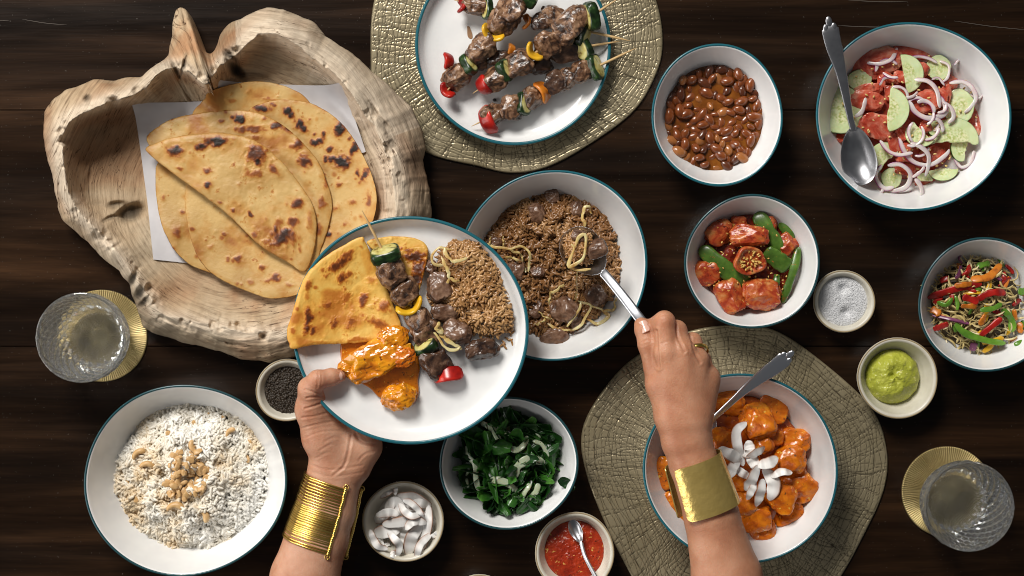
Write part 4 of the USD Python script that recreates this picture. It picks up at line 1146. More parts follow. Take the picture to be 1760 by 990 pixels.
# ---- leafy greens
mat("green_leaf", {"tc": ("texture_coordinate", {}), "n": ("noise_texture", {"scale": 55.0, "detail": 4.0}), "oi": ("object_info", {}), "ma": ("math", {"math_type": "multiply_add", "value2": 0.45, "value3": -0.22}), "ad": ("math", {"math_type": "add"}), "r": ("rgb_ramp", {"ramp": [(0.25, (0.006, 0.028, 0.006)), (0.5, (0.018, 0.082, 0.012)), (0.72, (0.05, 0.18, 0.022)), (0.9, (0.10, 0.27, 0.04))]}),
                   "w": ("wave_texture", {"scale": 30.0, "distortion": 6.0, "detail": 2.0}) if False else ("noise_texture", {"scale": 160.0, "detail": 2.0}), "b": ("bump", {"strength": 0.45, "distance": 0.0009}), "p": ("principled_bsdf", {"roughness": 0.26, "specular_ior_level": 0.5}), "t": ("translucent_bsdf", {"color": (0.06, 0.20, 0.02)}), "mx": ("mix_closure", {"fac": 0.12})},
    [("tc.object", "n.vector"), ("tc.object", "w.vector"), ("oi.random", "ma.value1"), ("ma.value", "ad.value1"), ("n.fac", "ad.value2"), ("ad.value", "r.fac"), ("r.color", "p.base_color"), ("w.fac", "b.height"), ("b.normal", "p.normal"), ("p.BSDF", "mx.closure1"), ("t.BSDF", "mx.closure2")], surface="mx.closure")
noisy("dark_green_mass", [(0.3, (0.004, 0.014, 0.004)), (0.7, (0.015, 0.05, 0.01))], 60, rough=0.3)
noisy("cooked_onion", [(0.3, (0.42, 0.45, 0.27)), (0.7, (0.60, 0.62, 0.46))], 60, rough=0.25, subsurface_weight=0.2, subsurface_scale=0.003)
gz, gr0 = dome_fn("greens", 0.018, 0.036, 0.010, 50, 6, 2.5)
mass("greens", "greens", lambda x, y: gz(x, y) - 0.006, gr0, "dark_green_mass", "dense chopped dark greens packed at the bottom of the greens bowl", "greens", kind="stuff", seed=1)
rs = np.random.RandomState(77)


def leaf(c, size, rot, seed, bend, fold):
    m = 15
    u, v_ = np.meshgrid(np.linspace(-1, 1, m), np.linspace(-1, 1, m))
    k = 1 - 0.16 * (np.abs(u) ** 3 * np.abs(v_) ** 3) * 2
    x = u * k + 0.22 * fb(v_, u, 1.6, seed); y = v_ * k + 0.22 * fb(u, v_, 1.6, seed + 1)
    z = bend * x ** 2 + fold * np.abs(y + 0.2 * x) + 0.35 * fb(u, v_, 1.1, seed + 2) + 0.16 * fb(u, v_, 3.0, seed + 4)
    p = np.stack([x * size[0] / 2, y * size[1] / 2, z * (size[0] + size[1]) / 4], -1).reshape(-1, 3)
    p = p - p.mean(0)
    p = p @ rotm(*rot).T + c
    f = grid_faces(m, m, False)
    f = np.vstack([f[:, [0, 1, 2]], f[:, [0, 2, 3]]])
    nrm = rotm(*rot)[:, 2] * 0.0005
    e = np.array([i for i in range(m)] + [i * m + m - 1 for i in range(1, m)] + [(m - 1) * m + i for i in range(m - 2, -1, -1)] + [i * m for i in range(m - 2, 0, -1)])
    e2 = np.roll(e, -1)
    s_ = np.vstack([np.stack([e, e2, e2 + m * m], 1), np.stack([e, e2 + m * m, e + m * m], 1)])
    return np.vstack([p + nrm, p - nrm]), np.vstack([f, f[:, ::-1] + m * m, s_[:, ::-1]])


for i in range(190):
    a_, q_ = rs.uniform(0, 6.28), math.sqrt(rs.uniform(0, 1)) * 0.92
    bx, by = B["greens"]["c"][0] + q_ * gr0 * math.cos(a_), B["greens"]["c"][1] + q_ * gr0 * math.sin(a_)
    c = np.array([bx, by, gz(bx, by) + rs.uniform(-0.003, 0.007)])
    lf = leaf(c, (rs.uniform(.024, .056), rs.uniform(.008, .020)), (rs.normal(0, .5), rs.normal(0, .5), rs.uniform(0, 6.28)), 500 + i, rs.uniform(-1.0, 1.1), rs.uniform(-.6, .9))
    put(None, "leaf_piece", fixn(lf), "green_leaf", "glossy dark green cooked leaf piece in the greens bowl", "leaf", "cut leaves in the greens bowl")
put(None, "leaf_piece", fixn(leaf(W(975, 832, 0.048), (0.021, 0.012), (0.3, -0.2, -0.6), 44, 0.5, 0.3)), "green_leaf", "bright leaf tip curling over the right rim of the greens bowl", "leaf")
gp = zo(760, 690, 4.5)
gtop = lambda x, y: gz(x, y) + 0.0045
for i, (pts, wd) in enumerate([(gp((300, 165), (390, 210), (440, 290), (490, 350)), 11), (gp((180, 345), (200, 420), (255, 480), (265, 600), (285, 690)), 10), (gp((510, 350), (580, 370), (640, 320), (655, 265)), 11), (gp((560, 590), (575, 510), (650, 450), (730, 450), (790, 480)), 15),
                               (gp((345, 620), (420, 600), (510, 630), (590, 705)), 12), (gp((595, 760), (640, 690), (680, 630)), 10), (gp((650, 750), (720, 700), (745, 630)), 11), (gp((410, 195), (480, 230), (560, 260)), 7), (gp((700, 300), (770, 330), (820, 430)), 7), (gp((145, 560), (130, 520), (170, 495), (205, 520), (185, 570)), 5), (gp((190, 590), (200, 660)), 5), (gp((720, 235), (760, 275)), 4), (gp((690, 770), (720, 745)), 6)]):
    strip("onion_slice", pts, wd, 0.0028, "cooked_onion", placed("translucent onion slice on the dark greens", pts, "greens"), "onion slice", gtop, 0.006, "onion slices in the leafy greens", seed=i, arch=0.002)

# ---- pilau in the bowl
noisy("pilau_grain", [(0.22, (0.22, 0.10, 0.034)), (0.5, (0.54, 0.31, 0.135)), (0.8, (0.78, 0.57, 0.32))], 40, rough=0.27, island=0.55)
noisy("plate_pilau_grain", [(0.22, (0.34, 0.17, 0.06)), (0.5, (0.62, 0.38, 0.17)), (0.8, (0.78, 0.57, 0.31))], 40, rough=0.26, island=0.5)
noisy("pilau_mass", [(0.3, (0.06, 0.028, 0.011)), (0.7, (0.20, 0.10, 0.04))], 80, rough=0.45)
noisy("braised_meat", [(0.30, (0.035, 0.014, 0.007)), (0.44, (0.11, 0.050, 0.026)), (0.58, (0.21, 0.115, 0.070)), (0.74, (0.30, 0.185, 0.12))], 80, rough=0.36, bump=0.5, bscale=260, detail=5, coat_weight=0.3, coat_roughness=0.2, stretch=(1, 1, 2))
noisy("fried_onion", [(0.32, (0.36, 0.16, 0.035)), (0.46, (0.58, 0.39, 0.14)), (0.66, (0.68, 0.57, 0.30))], 62, rough=0.32, subsurface_weight=0.15, subsurface_scale=0.002)
pz, pr0 = dome_fn("pilau", 0.021, 0.036, 0.026, 60, 5, 2.2, off=(-0.006, 0.008))
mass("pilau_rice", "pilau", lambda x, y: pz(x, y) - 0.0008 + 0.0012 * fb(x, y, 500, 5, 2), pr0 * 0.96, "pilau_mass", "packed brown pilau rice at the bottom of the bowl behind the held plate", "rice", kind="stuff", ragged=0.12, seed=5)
x, y, q = disc_points("pilau", 3500, pr0 * 1.06, 15, 0.52)
x = x - 0.006; y = y + 0.006
edge_n = meshkit.fbm(np.stack([x * 60, y * 60, 0 * x], 1), 3, 18)
keep = q < 0.86 + 0.28 * edge_n
x, y = x[keep], y[keep]
z = pz(x, y) + np.random.RandomState(1).uniform(-0.0002, 0.0020, len(x)) + 0.006 * np.clip(fb(x, y, 110, 7) * 2, 0, 1)
put(None, "pilau_grains", grains(np.stack([x, y, z], 1), 0.0096, 0.0034, 3, 0.22), "pilau_grain", "loose brown pilau rice grains in the bowl behind the held plate", "rice", kind="stuff")
pp = zo(800, 300, 3.194)


def lump(name, p, zf, lift, seed, material, label, cat, group=None, hfrac=0.75, rotz=0.0, power=3.2, amp=0.16, sub=4, facets=3, fine=0.03, tilt=0.25, parent=None):
    x_, y_, w_, h_ = p
    c = W(x_, y_, 0.04); c[2] = zf(c[0], c[1]) + lift
    sx, sy = sc(w_, c[2]), sc(h_, c[2])
    rs_ = np.random.RandomState(seed)
    v, f = chunk(c, (sx, sy, min(sx, sy) * hfrac), (rs_.uniform(-tilt, tilt), rs_.uniform(-tilt, tilt), math.radians(rotz)), seed, sub, power, amp, 1.6, fine, facets)
    return put(parent, name, fixn((v, f)), material, None if parent else label, None if parent else cat, None if parent else group)


for i, (p, rz_, l) in enumerate([(pp((385, 212))[0] + (34, 38), 30, "grey meat chunk beneath rice at the upper left of the pilau bowl"), (pp((475, 112))[0] + (27, 27), 0, "meat chunk near the top edge of the pilau"), (pp((610, 190))[0] + (24, 28), 20, "small meat chunk left of the single pale onion curl in the pilau"), (pp((545, 742))[0] + (46, 46), 20, "round dark glossy meat chunk circled by onion rings in the pilau"),
                                 (pp((600, 805))[0] + (30, 28), 0, "small dark meat chunk touching the round one in the pilau"), (pp((715, 668))[0] + (36, 38), 40, "dark meat chunk below the serving spoon's neck"), (pp((490, 900))[0] + (50, 40), -15, "large meat chunk at the bottom edge of the pilau"), (pp((275, 530))[0] + (36, 36), 10, "meat chunk at the left of the pilau beside the held plate's rim"),
                                 (pp((395, 535))[0] + (24, 20), 0, "small dark meat chunk below the left onion bundle in the pilau"), (pp((390, 735))[0] + (30, 32), 30, "dark meat chunk low on the left of the pilau"), (pp((160, 375))[0] + (26, 22), 0, "meat chunk under the left onion bundle in the pilau")]):
    lump("meat_chunk", p, pz, 0.004, 40 + i, "braised_meat", l, "meat", rotz=rz_, amp=.30, power=2.6, facets=6, fine=.06)
ptop = lambda x, y: pz(x, y) + 0.006
ons = [((120, 385), (170, 400), (240, 405), (320, 400), (358, 440), (346, 535)), ((215, 455), (290, 478), (330, 532)), ((205, 340), (215, 395)), ((240, 415), (300, 440), (322, 500)), ((140, 340), (135, 385)), ((650, 285), (643, 205), (672, 180), (686, 215)), ((462, 712), (470, 655), (545, 603)), ((455, 812), (520, 857), (600, 852), (650, 785), (690, 720), (612, 693)), ((660, 790), (720, 812), (790, 772), (690, 720)), ((825, 672), (802, 740), (750, 752)), ((380, 822), (452, 800)), ((390, 742), (430, 777), (472, 792))]
for i, o_ in enumerate(ons):
    strip("onion_strand", pp(*o_), [4.5, 4.5, 3.5, 3.5, 3, 6, 5, 5.5, 5, 4, 3, 2.6][i], 0.0014, "fried_onion", placed("pale fried onion strand on the pilau bowl", pp(*o_), "pilau"), "onion", ptop, 0.003, "fried onions on the pilau bowl", seed=i, arch=0.003, power=2.6, wav=0.0016, ragged=0.45, wiggle=1.3, m=34)
strip("onion_strand", pp((555, 835), (620, 745), (632, 702)), 4, 0.002, "fried_onion", "thin browned onion strand crossing the round meat chunk in the pilau", "onion", ptop, 0.011, seed=22)
# spoonful
SPO = W(1004, 433, 0.096)
rs = np.random.RandomState(5)
n_ = 330
a_, q_ = rs.uniform(0, 6.28, n_), np.sqrt(rs.uniform(0, 1, n_))
ax = (W(1040, 474, .1) - SPO)[:2]; ax /= np.linalg.norm(ax); pe = np.array([-ax[1], ax[0]])
xx = SPO[0] + ax[0] * (q_ * np.cos(a_) * .019 - .006) + pe[0] * q_ * np.sin(a_) * .0165
yy = SPO[1] + ax[1] * (q_ * np.cos(a_) * .019 - .006) + pe[1] * q_ * np.sin(a_) * .0165
zz = SPO[2] - 0.006 + 0.016 * (1 - q_ ** 2) + rs.uniform(-.002, .002, n_)
put(None, "spoonful_of_rice", join([grains(np.stack([xx, yy, zz], 1), 0.0084, 0.0029, 9, 0.35), chunk(SPO - [*(ax * .004), 0.003], (.032, .027, .016), (0, 0, math.atan2(ax[1], ax[0])), 3, 3, 2.4)]), "plate_pilau_grain", "spoonful of brown rice heaped on the lifted serving spoon", "rice", kind="stuff")
sptop = lambda x, y: SPO[2] + 0.010
sl = lambda p: (p[0], p[1])
lump("meat_chunk", pp((708, 412))[0] + (36, 33), lambda x, y: SPO[2], 0.005, 71, "braised_meat", "meat chunk lying on the lifted serving spoon, at its right", "meat", rotz=20)
lump("meat_chunk", pp((610, 345))[0] + (26, 22), lambda x, y: SPO[2], 0.0085, 72, "braised_meat", "small meat chunk under the onion loop on the lifted spoon", "meat", rotz=-20)
strip("onion_strand", pp((600, 400), (625, 345), (655, 330), (660, 380), (650, 455), (610, 490), (570, 505), (572, 470), (600, 410), (580, 380)), 5.5, 0.002, "fried_onion", "golden fried onion loop on top of the lifted spoonful", "onion", sptop, 0.005, m=44, power=2.4, ragged=0.4, wiggle=0.8)
strip("onion_strand", pp((570, 508), (620, 525), (690, 518)), 5.0, 0.002, "fried_onion", "golden onion strand along the lower side of the lifted spoonful", "onion", sptop, 0.000)
strip("onion_strand", pp((612, 530), (608, 580), (614, 640), (605, 690)), 3.0, 0.0018, "fried_onion", "thin onion strand hanging down from the lifted serving spoon", "onion", lambda x, y: 0.06, 0.0, tilt=-0.022, m=16)

# ---- beans
noisy("bean_skin", [(0.28, (0.08, 0.018, 0.005)), (0.5, (0.19, 0.047, 0.010)), (0.72, (0.32, 0.10, 0.022))], 60, rough=0.26, coat_weight=0.3, coat_roughness=0.15)
noisy("bean_skin_pale", [(0.3, (0.25, 0.075, 0.018)), (0.7, (0.42, 0.17, 0.05))], 40, rough=0.26, coat_weight=0.3, coat_roughness=0.15)
noisy("bean_skin_dark", [(0.3, (0.055, 0.014, 0.006)), (0.7, (0.14, 0.038, 0.012))], 40, rough=0.24, coat_weight=0.3, coat_roughness=0.15)
noisy("bean_gravy", [(0.3, (0.060, 0.016, 0.003)), (0.55, (0.19, 0.056, 0.007)), (0.75, (0.33, 0.12, 0.016))], 34, rough=0.15, bump=0.3, bscale=120, detail=5)
bz, br0 = dome_fn("beans", 0.021, 0.021, 0.003, 60, 9, 2)
mass("bean_gravy", "beans", bz, br0, "bean_gravy", "glossy red-brown gravy around the stewed beans", "sauce", seed=3)
rs = np.random.RandomState(21)
pts_ = []
tries = 0
while len(pts_) < 210 and tries < 20000:
    tries += 1
    a_, q_ = rs.uniform(0, 6.28), math.sqrt(rs.uniform(0, 1))
    p_ = np.array([math.cos(a_), math.sin(a_)]) * q_ * 0.98
    if math.hypot(p_[0] + .02, p_[1] - .02) < 0.36 and rs.uniform() < 0.72:
        continue
    if all(np.hypot(*(p_ - o_)) * br0 > 0.0082 for o_ in pts_):
        pts_.append(p_)
for i, p_ in enumerate(pts_):
    L = rs.uniform(0.0105, 0.0195)
    q_ = np.hypot(*p_)
    dens = 0.5 + 0.5 * (q_ > .4)
    c = np.array([B["beans"]["c"][0] + p_[0] * br0 * .96, B["beans"]["c"][1] + p_[1] * br0, 0.0192 + rs.uniform(-0.0035, 0.0042) * dens + 0.0035 * max(0, q_ - .5)])
    v, f = ico(3)
    v = v * [L / 2, L * 0.33, L * 0.29]
    v = v + np.stack([0 * v[:, 0], (v[:, 0] / L) ** 2 * L * 0.28, 0 * v[:, 0]], 1)
    v = v * (1 + 0.05 * (meshkit.noise(v * 260 + i, i) - 0.5) * 2)[:, None]
    v = v @ rotm(rs.uniform(-1, 1), rs.normal(0, .25), rs.uniform(0, 6.28)).T + c
    m_ = ["bean_skin", "bean_skin", "bean_skin_pale", "bean_skin_dark", "bean_skin"][rs.randint(5)]
    put(None, "bean", (v, f), m_, "glossy brown bean in the bowl of stewed beans", "bean", "beans in the bean stew")

# ---- tomato, cucumber and onion salad
noisy("tomato", [(0.30, (0.33, 0.020, 0.010)), (0.45, (0.54, 0.085, 0.046)), (0.56, (0.64, 0.20, 0.13)), (0.70, (0.70, 0.36, 0.23))], 55, rough=0.22, bump=0.5, bscale=150, detail=4, distort=0.8, coat_weight=0.3, coat_roughness=0.1, subsurface_weight=0.15, subsurface_scale=0.004)
noisy("tomato_juice", [(0.3, (0.22, 0.02, 0.01)), (0.7, (0.42, 0.08, 0.045))], 50, rough=0.15, bump=0.4, bscale=90)
mat("cucumber", {"at": ("attribute", {"attribute": "skin"}), "sd": ("attribute", {"attribute": "seed"}), "tc": ("texture_coordinate", {}), "n": ("noise_texture", {"scale": 90.0, "detail": 3.0}), "vo": ("noise_texture", {"scale": 330.0, "detail": 1.0}),
                 "r": ("rgb_ramp", {"ramp": [(0.3, (0.54, 0.61, 0.29)), (0.7, (0.66, 0.71, 0.42))]}), "r2": ("rgb_ramp", {"ramp": [(0.36, (0.40, 0.45, 0.13)), (0.48, (0.60, 0.62, 0.30)), (0.62, (0.78, 0.74, 0.46))]}), "x1": ("mix_color", {"blend_type": "mix"}), "x": ("mix_color", {"blend_type": "mix", "b": (0.025, 0.10, 0.012)}),
                 "b": ("bump", {"strength": 0.3, "distance": 0.0008}), "p": ("principled_bsdf", {"roughness": 0.25, "coat_weight": 0.2, "subsurface_weight": 0.15, "subsurface_scale": 0.003})},
    [("tc.object", "n.vector"), ("tc.object", "vo.vector"), ("n.fac", "r.fac"), ("vo.fac", "r2.fac"), ("r.color", "x1.a"), ("r2.color", "x1.b"), ("sd.fac", "x1.fac"), ("x1.result", "x.a"), ("at.fac", "x.fac"), ("x.result", "p.base_color"), ("vo.fac", "b.height"), ("b.normal", "p.normal")])
edge_mat("red_onion", [(0.3, (0.66, 0.48, 0.48)), (0.6, (0.82, 0.70, 0.67))], (0.22, 0.022, 0.14), 45, 0.25, subsurface_weight=0.2, subsurface_scale=0.003)
sz_, sr0 = dome_fn("salad", 0.018, 0.036, 0.006, 30, 4, 2)
mass("tomato_juice", "salad", lambda x, y: sz_(x, y) - 0.008, sr0 * 0.86, "tomato_juice", "red tomato pulp and juice under the salad pieces", "juice", ragged=0.08, seed=7)
s_ = zo(1400, 40, 3.094)
S = lambda x, y, w, h: s_((x, y))[0] + (w / 3.094, h / 3.094)
rs = np.random.RandomState(3)
for i, (p, rz_, lift, l) in enumerate([((345, 205, 265, 150), 20, .010, "biggest tomato wedge, at the upper left of the salad with an onion arc on it"), ((545, 135, 240, 95), -8, .009, "long dark red tomato wedge at the top of the salad"), ((555, 250, 115, 105), 80, .010, "ribbed tomato piece between two cucumber slices near the top"), ((295, 345, 140, 60), 5, .004, "tomato piece right of the spoon handle, upper one"), ((290, 410, 170, 105), -10, .005, "tomato piece right of the spoon handle, behind a purple onion arc"),
                                       ((345, 550, 220, 140), -15, .007, "tomato wedge under the half-moon cucumber slice"), ((610, 410, 200, 110), 25, .009, "tomato piece in the middle of the salad, under onion arcs"), ((702, 372, 60, 100), 10, .011, "small upright tomato piece near the middle right of the salad"), ((485, 560, 130, 125), 30, .004, "tomato piece just below the middle of the salad"), ((592, 555, 62, 75), 70, .010, "small tomato chip on the pale cucumber wedge"),
                                       ((865, 500, 85, 190), 8, .004, "tomato piece at the right end of the salad"), ((650, 830, 190, 85), 12, .001, "tomato wedge at the lower right under the salad"), ((745, 305, 90, 80), 0, .002, "tomato piece deep at the upper right of the salad"), ((425, 645, 120, 70), -60, .006, "tomato piece above the lower onion arcs"), ((640, 690, 130, 80), 15, .003, "tomato piece below the onion arcs in the lower middle"), ((240, 540, 120, 120), 0, .001, "tomato piece low beside the spoon bowl"), ((170, 600, 80, 70), 0, .000, "tomato bit peeping out left of the spoon bowl"), ((500, 770, 130, 70), 0, .002, "tomato piece lowest in the middle of the salad")]):
    lump("tomato_piece", S(*p), sz_, lift - .002, 200 + i, "tomato", l, "tomato", hfrac=0.30 if p[2] > 100 else 0.45, rotz=rz_, power=3.0, amp=0.26, facets=7, fine=0.09, tilt=0.3)


for i in range(16):
    a_, q2 = rs.uniform(0, 6.28), rs.uniform(.25, .95)
    lump("tomato_piece", (1565 + 128 * q2 * math.cos(a_), 202 + 122 * q2 * math.sin(a_), rs.uniform(18, 34), rs.uniform(12, 22)), sz_, rs.uniform(-.001, .006), 250 + i, "tomato", "small chopped tomato bit between the larger salad pieces", "tomato", "tomato bits in the salad", hfrac=0.5, rotz=rs.uniform(0, 180), power=2.8, amp=0.26, facets=6, fine=0.09, sub=3)


def cucumber(px, py, r_px, a0, a1, tilt, lift, label, seed, squash=1.0, yaw=0.0, zf=sz_):
    """A slice, or the part of one between angles a0 and a1 (degrees, as seen, anticlockwise from the right)."""
    c = W(px, py, 0.04); c[2] = zf(c[0], c[1]) + lift
    r = sc(r_px, c[2])
    n, nr = 48, 10
    full = a1 - a0 >= 359
    a = np.radians(np.linspace(a0, a1, n, endpoint=not full))
    if not full:
        corner = np.array([math.cos(a[0]) + math.cos(a[-1]), math.sin(a[0]) + math.sin(a[-1])]) * 0.5
        ch = np.linspace(0, 1, 18)[1:-1]
        pA, pB = np.array([math.cos(a[-1]), math.sin(a[-1])]), np.array([math.cos(a[0]), math.sin(a[0])])
        jag = 0.10 * (meshkit.noise(np.stack([ch * 9, 0 * ch, np.full(len(ch), seed)], 1), seed) - 0.5)
        mid = -corner / (np.linalg.norm(corner) + 1e-6)
        line = pA + ch[:, None] * (pB - pA) - jag[:, None] * mid * 1.2 - (np.sin(ch * np.pi) * 0.10)[:, None] * mid * np.sign(-1)
        o = np.vstack([np.stack([np.cos(a), np.sin(a)], 1), line])
        arc = np.r_[np.ones(n), np.zeros(len(line))]
    else:
        o = np.stack([np.cos(a), np.sin(a)], 1) * (1 + 0.015 * np.sign(np.sin(a * 5)))[:, None]
        arc = np.ones(n)
    o = o * [1, squash]
    ctr = o.mean(0)
    N = len(o)
    u = np.r_[np.linspace(.05, .9, nr), .96, 1.0]
    th = 0.0042
    T = ctr + u[:, None, None] * (o - ctr)
    top = np.concatenate([T, np.full((*T.shape[:2], 1), th / 2 / r)], -1)
    top[-1, :, 2] -= 0.0004 / r
    bot = top[::-1].copy(); bot[..., 2] *= -1
    P = np.concatenate([top, bot])
    P[..., 2] += 0.10 * (P[..., 0] ** 2) * np.random.RandomState(seed).uniform(-1, 1) + 0.03 * fb(P[..., 0], P[..., 1], 2, seed)
    v = P.reshape(-1, 3) * r
    f = grid_faces(len(P), N)
    f = np.vstack([f[:, [0, 1, 2]], f[:, [0, 2, 3]]])
    k = len(v)
    v = np.vstack([v, [*(ctr * r), th / 2], [*(ctr * r), -th / 2]])
    j = np.arange(N)
    f = np.vstack([f, np.stack([(j + 1) % N, j, np.full(N, k)], 1), np.stack([(len(P) - 1) * N + j, (len(P) - 1) * N + (j + 1) % N, np.full(N, k + 1)], 1)])
    uu = np.r_[u, u[::-1]]
    skin = np.clip((uu - 0.955) / 0.045, 0, 1)[:, None] * arc[None]
    rad = np.linalg.norm(P[..., :2] / [1, squash], axis=-1)
    sd = np.clip((0.62 - rad) / 0.12, 0, 1) * (0.75 + 0.25 * np.sin(np.arctan2(P[..., 1], P[..., 0]) * 3))
    rs_ = np.random.RandomState(seed)
    R = rotm(rs_.uniform(-tilt, tilt) * .7, rs_.uniform(-tilt, tilt) * .7, yaw)
    put(None, "cucumber_slice", fixn((v @ R.T + c, f)), "cucumber", label, "cucumber", attrs={"skin": np.r_[skin.ravel(), 0, 0], "seed": np.r_[sd.ravel(), 0, 0]})


noisy("tomato_seed", [(0.3, (0.62, 0.40, 0.12)), (0.7, (0.76, 0.58, 0.24))], 50, rough=0.3)
sd_ = [(1565 + 120 * math.sqrt(a) * math.cos(b), 200 + 112 * math.sqrt(a) * math.sin(b)) for a, b in zip(rs.uniform(0, 1, 110), rs.uniform(0, 6.28, 110))]
put(None, "tomato_seeds", grains(np.array([[*W(a, b, .04)[:2], sz_(*W(a, b, .04)[:2]) + rs.uniform(.008, .014)] for a, b in sd_]), 0.0036, 0.0022, 12, .3), "tomato_seed", "pale tomato seeds scattered over the salad", "tomato seeds", kind="stuff")
C_ = lambda x, y: s_((x, y))[0]
for i, (x, y, r, a0, a1, tl, lf, sq, l) in enumerate([(152, 455, 38, 0, 360, .25, .0075, 1.12, "whole cucumber slice behind the spoon handle at the salad's left"), (372, 462, 39, -82, 78, .12, .0165, 1.0, "half-moon cucumber slice in the middle left, its cut side facing the spoon"), (745, 622, 42, -10, 190, .15, .0155, .92, "large bitten-looking cucumber half-moon at the lower right of the salad"), (475, 270, 34, -80, 100, .3, .010, 1.0, "thin cucumber slice between two tomatoes near the top"), (668, 232, 22, 0, 360, .25, .0095, 1.0, "small cucumber slice at the upper right of the salad"),
                                                      (772, 440, 27, 0, 360, .3, .0085, 1.15, "cucumber slice under the right-hand onion arc"), (562, 588, 27, 120, 330, .3, .0095, .9, "cucumber wedge left of the large half-moon"), (372, 712, 26, 20, 250, .2, .008, 1.0, "cucumber slice peeping out right of the spoon bowl"), (695, 772, 26, 190, 360, .35, .008, .8, "cucumber slice on edge under the large half-moon"), (782, 665, 17, 30, 290, .3, .0125, 1.35, "little seeded cucumber piece below the large half-moon"), (250, 292, 22, 0, 360, .3, .003, .8, "cucumber slice mostly hidden under the biggest tomato wedge"), (600, 835, 14, 0, 180, .3, .006, 1.0, "cucumber tip among the lowest pieces of the salad"), (660, 560, 20, 0, 360, .4, .007, .8, "cucumber slice left of the large half-moon, mostly covered"), (420, 820, 18, 0, 360, .3, .005, 1.0, "cucumber slice inside the lower purple onion rings")]):
    cucumber(*C_(x, y), r, a0, a1, tl, lf, l, 60 + i, sq)
stop_ = lambda x, y: sz_(x, y) + 0.014
for i, (o_, ed) in enumerate([(((280, 210), (350, 217), (410, 190), (442, 130)), 1), (((490, 188), (550, 178), (610, 190), (652, 212)), -1), (((530, 300), (600, 310), (645, 360), (660, 452)), -1), (((500, 415), (530, 470), (600, 507), (680, 490), (717, 450)), 1), (((680, 420), (722, 450), (737, 500), (708, 532)), -1), (((710, 322), (780, 312), (832, 340), (855, 400), (822, 452), (790, 477)), -1),
                             (((445, 615), (470, 680), (530, 740), (620, 752), (700, 700), (720, 670)), 1), (((505, 638), (560, 660), (602, 700), (606, 760), (594, 812)), -1), (((345, 625), (390, 682), (450, 702), (520, 690)), 1), (((385, 757), (450, 752), (508, 800), (490, 870), (408, 895)), -1), (((352, 755), (322, 800), (335, 845), (372, 880), (422, 872)), 1), (((530, 825), (562, 870), (570, 927)), -1), (((742, 720), (780, 766), (832, 740), (848, 678)), 1), (((215, 497), (250, 470), (272, 398)), 1),
                             (((665, 200), (712, 228), (702, 290), (668, 320)), -1), (((345, 330), (372, 292), (420, 292)), -1), (((620, 300), (655, 292), (690, 332)), -1), (((362, 265), (400, 290), (440, 292)), 1), (((480, 400), (520, 390), (550, 365)), 1), (((650, 480), (690, 465), (700, 420)), 1), (((520, 820), (560, 790), (580, 765)), 1), (((820, 380), (870, 400), (905, 370)), 1), (((740, 225), (760, 200), (770, 190)), -1), (((350, 905), (360, 885)), 1)]):
    strip("onion_slice", s_(*o_), [8, 6, 10, 10, 8, 9, 9, 9, 8, 10, 9, 9, 7, 9, 5, 6, 5, 6, 6, 6, 7, 4, 5, 6][i] * .88, 0.0022, "red_onion", placed("purple-edged raw onion arc on the salad", s_(*o_), "salad"), "onion slice", stop_, 0.003 * (i % 3) * 0.5, "red onion arcs on the salad", seed=i, arch=0.0015, edge=ed, taper=0.15)

rs = np.random.RandomState(66)
for i in range(13):                                        # more onion lying between the pieces
    a_, k2, t0, rr = rs.uniform(0, 6.28), rs.uniform(.15, .9), rs.uniform(0, 6.28), rs.uniform(15, 27)
    x_, y_ = 1568 + 115 * k2 * math.cos(a_), 205 + 108 * k2 * math.sin(a_)
    if x_ < 1515 and y_ > 170:
        x_ += 60
    o_ = [(x_ + rr * math.cos(t0 + t), y_ + rr * math.sin(t0 + t)) for t in np.linspace(0, rs.uniform(1.4, 2.8), 6)]
    strip("onion_slice", o_, rs.uniform(5, 8), 0.0022, "red_onion", placed("thin purple-edged onion sliver in the salad", o_, "salad"), "onion slice", stop_, rs.uniform(-.004, .002), "red onion arcs on the salad", seed=40 + i, arch=0.0015, edge=1 if i % 2 else -1, taper=0.2)

# ---- red stew with pods
noisy("stew_sauce", [(0.3, (0.10, 0.008, 0.004)), (0.6, (0.24, 0.025, 0.008)), (0.8, (0.32, 0.06, 0.015))], 60, rough=0.22, bump=0.6, bscale=140, specks=[(300.0, 0.66, (0.10, 0.012, 0.004)), (240.0, 0.66, (0.66, 0.36, 0.09))])
noisy("stew_piece", [(0.28, (0.17, 0.012, 0.004)), (0.44, (0.36, 0.042, 0.010)), (0.56, (0.48, 0.115, 0.025)), (0.72, (0.56, 0.27, 0.09))], 75, rough=0.34, bump=0.45, bscale=220, detail=5, distort=0.6, coat_weight=0.15, coat_roughness=0.2, bdist=0.0012, specks=[(300.0, 0.66, (0.10, 0.012, 0.004)), (240.0, 0.66, (0.66, 0.36, 0.09))])
noisy("green_pod", [(0.28, (0.10, 0.05, 0.008)), (0.38, (0.040, 0.085, 0.010)), (0.6, (0.075, 0.155, 0.020)), (0.8, (0.14, 0.24, 0.04))], 70, rough=0.25, bump=0.12, bscale=120, specks=[(330.0, 0.68, (0.40, 0.10, 0.02))])
noisy("chilli_seed", [(0.3, (0.55, 0.30, 0.06)), (0.7, (0.70, 0.48, 0.14))], 50, rough=0.4)
tz, tr0 = dome_fn("stew", 0.018, 0.022, 0.005, 70, 14, 2)
mass("stew_sauce", "stew", tz, tr0 * 0.97, "stew_sauce", "dark red sauce at the bottom of the stew bowl", "sauce", ragged=0.1, seed=9)
q_ = zo(1120, 330, 2.75)
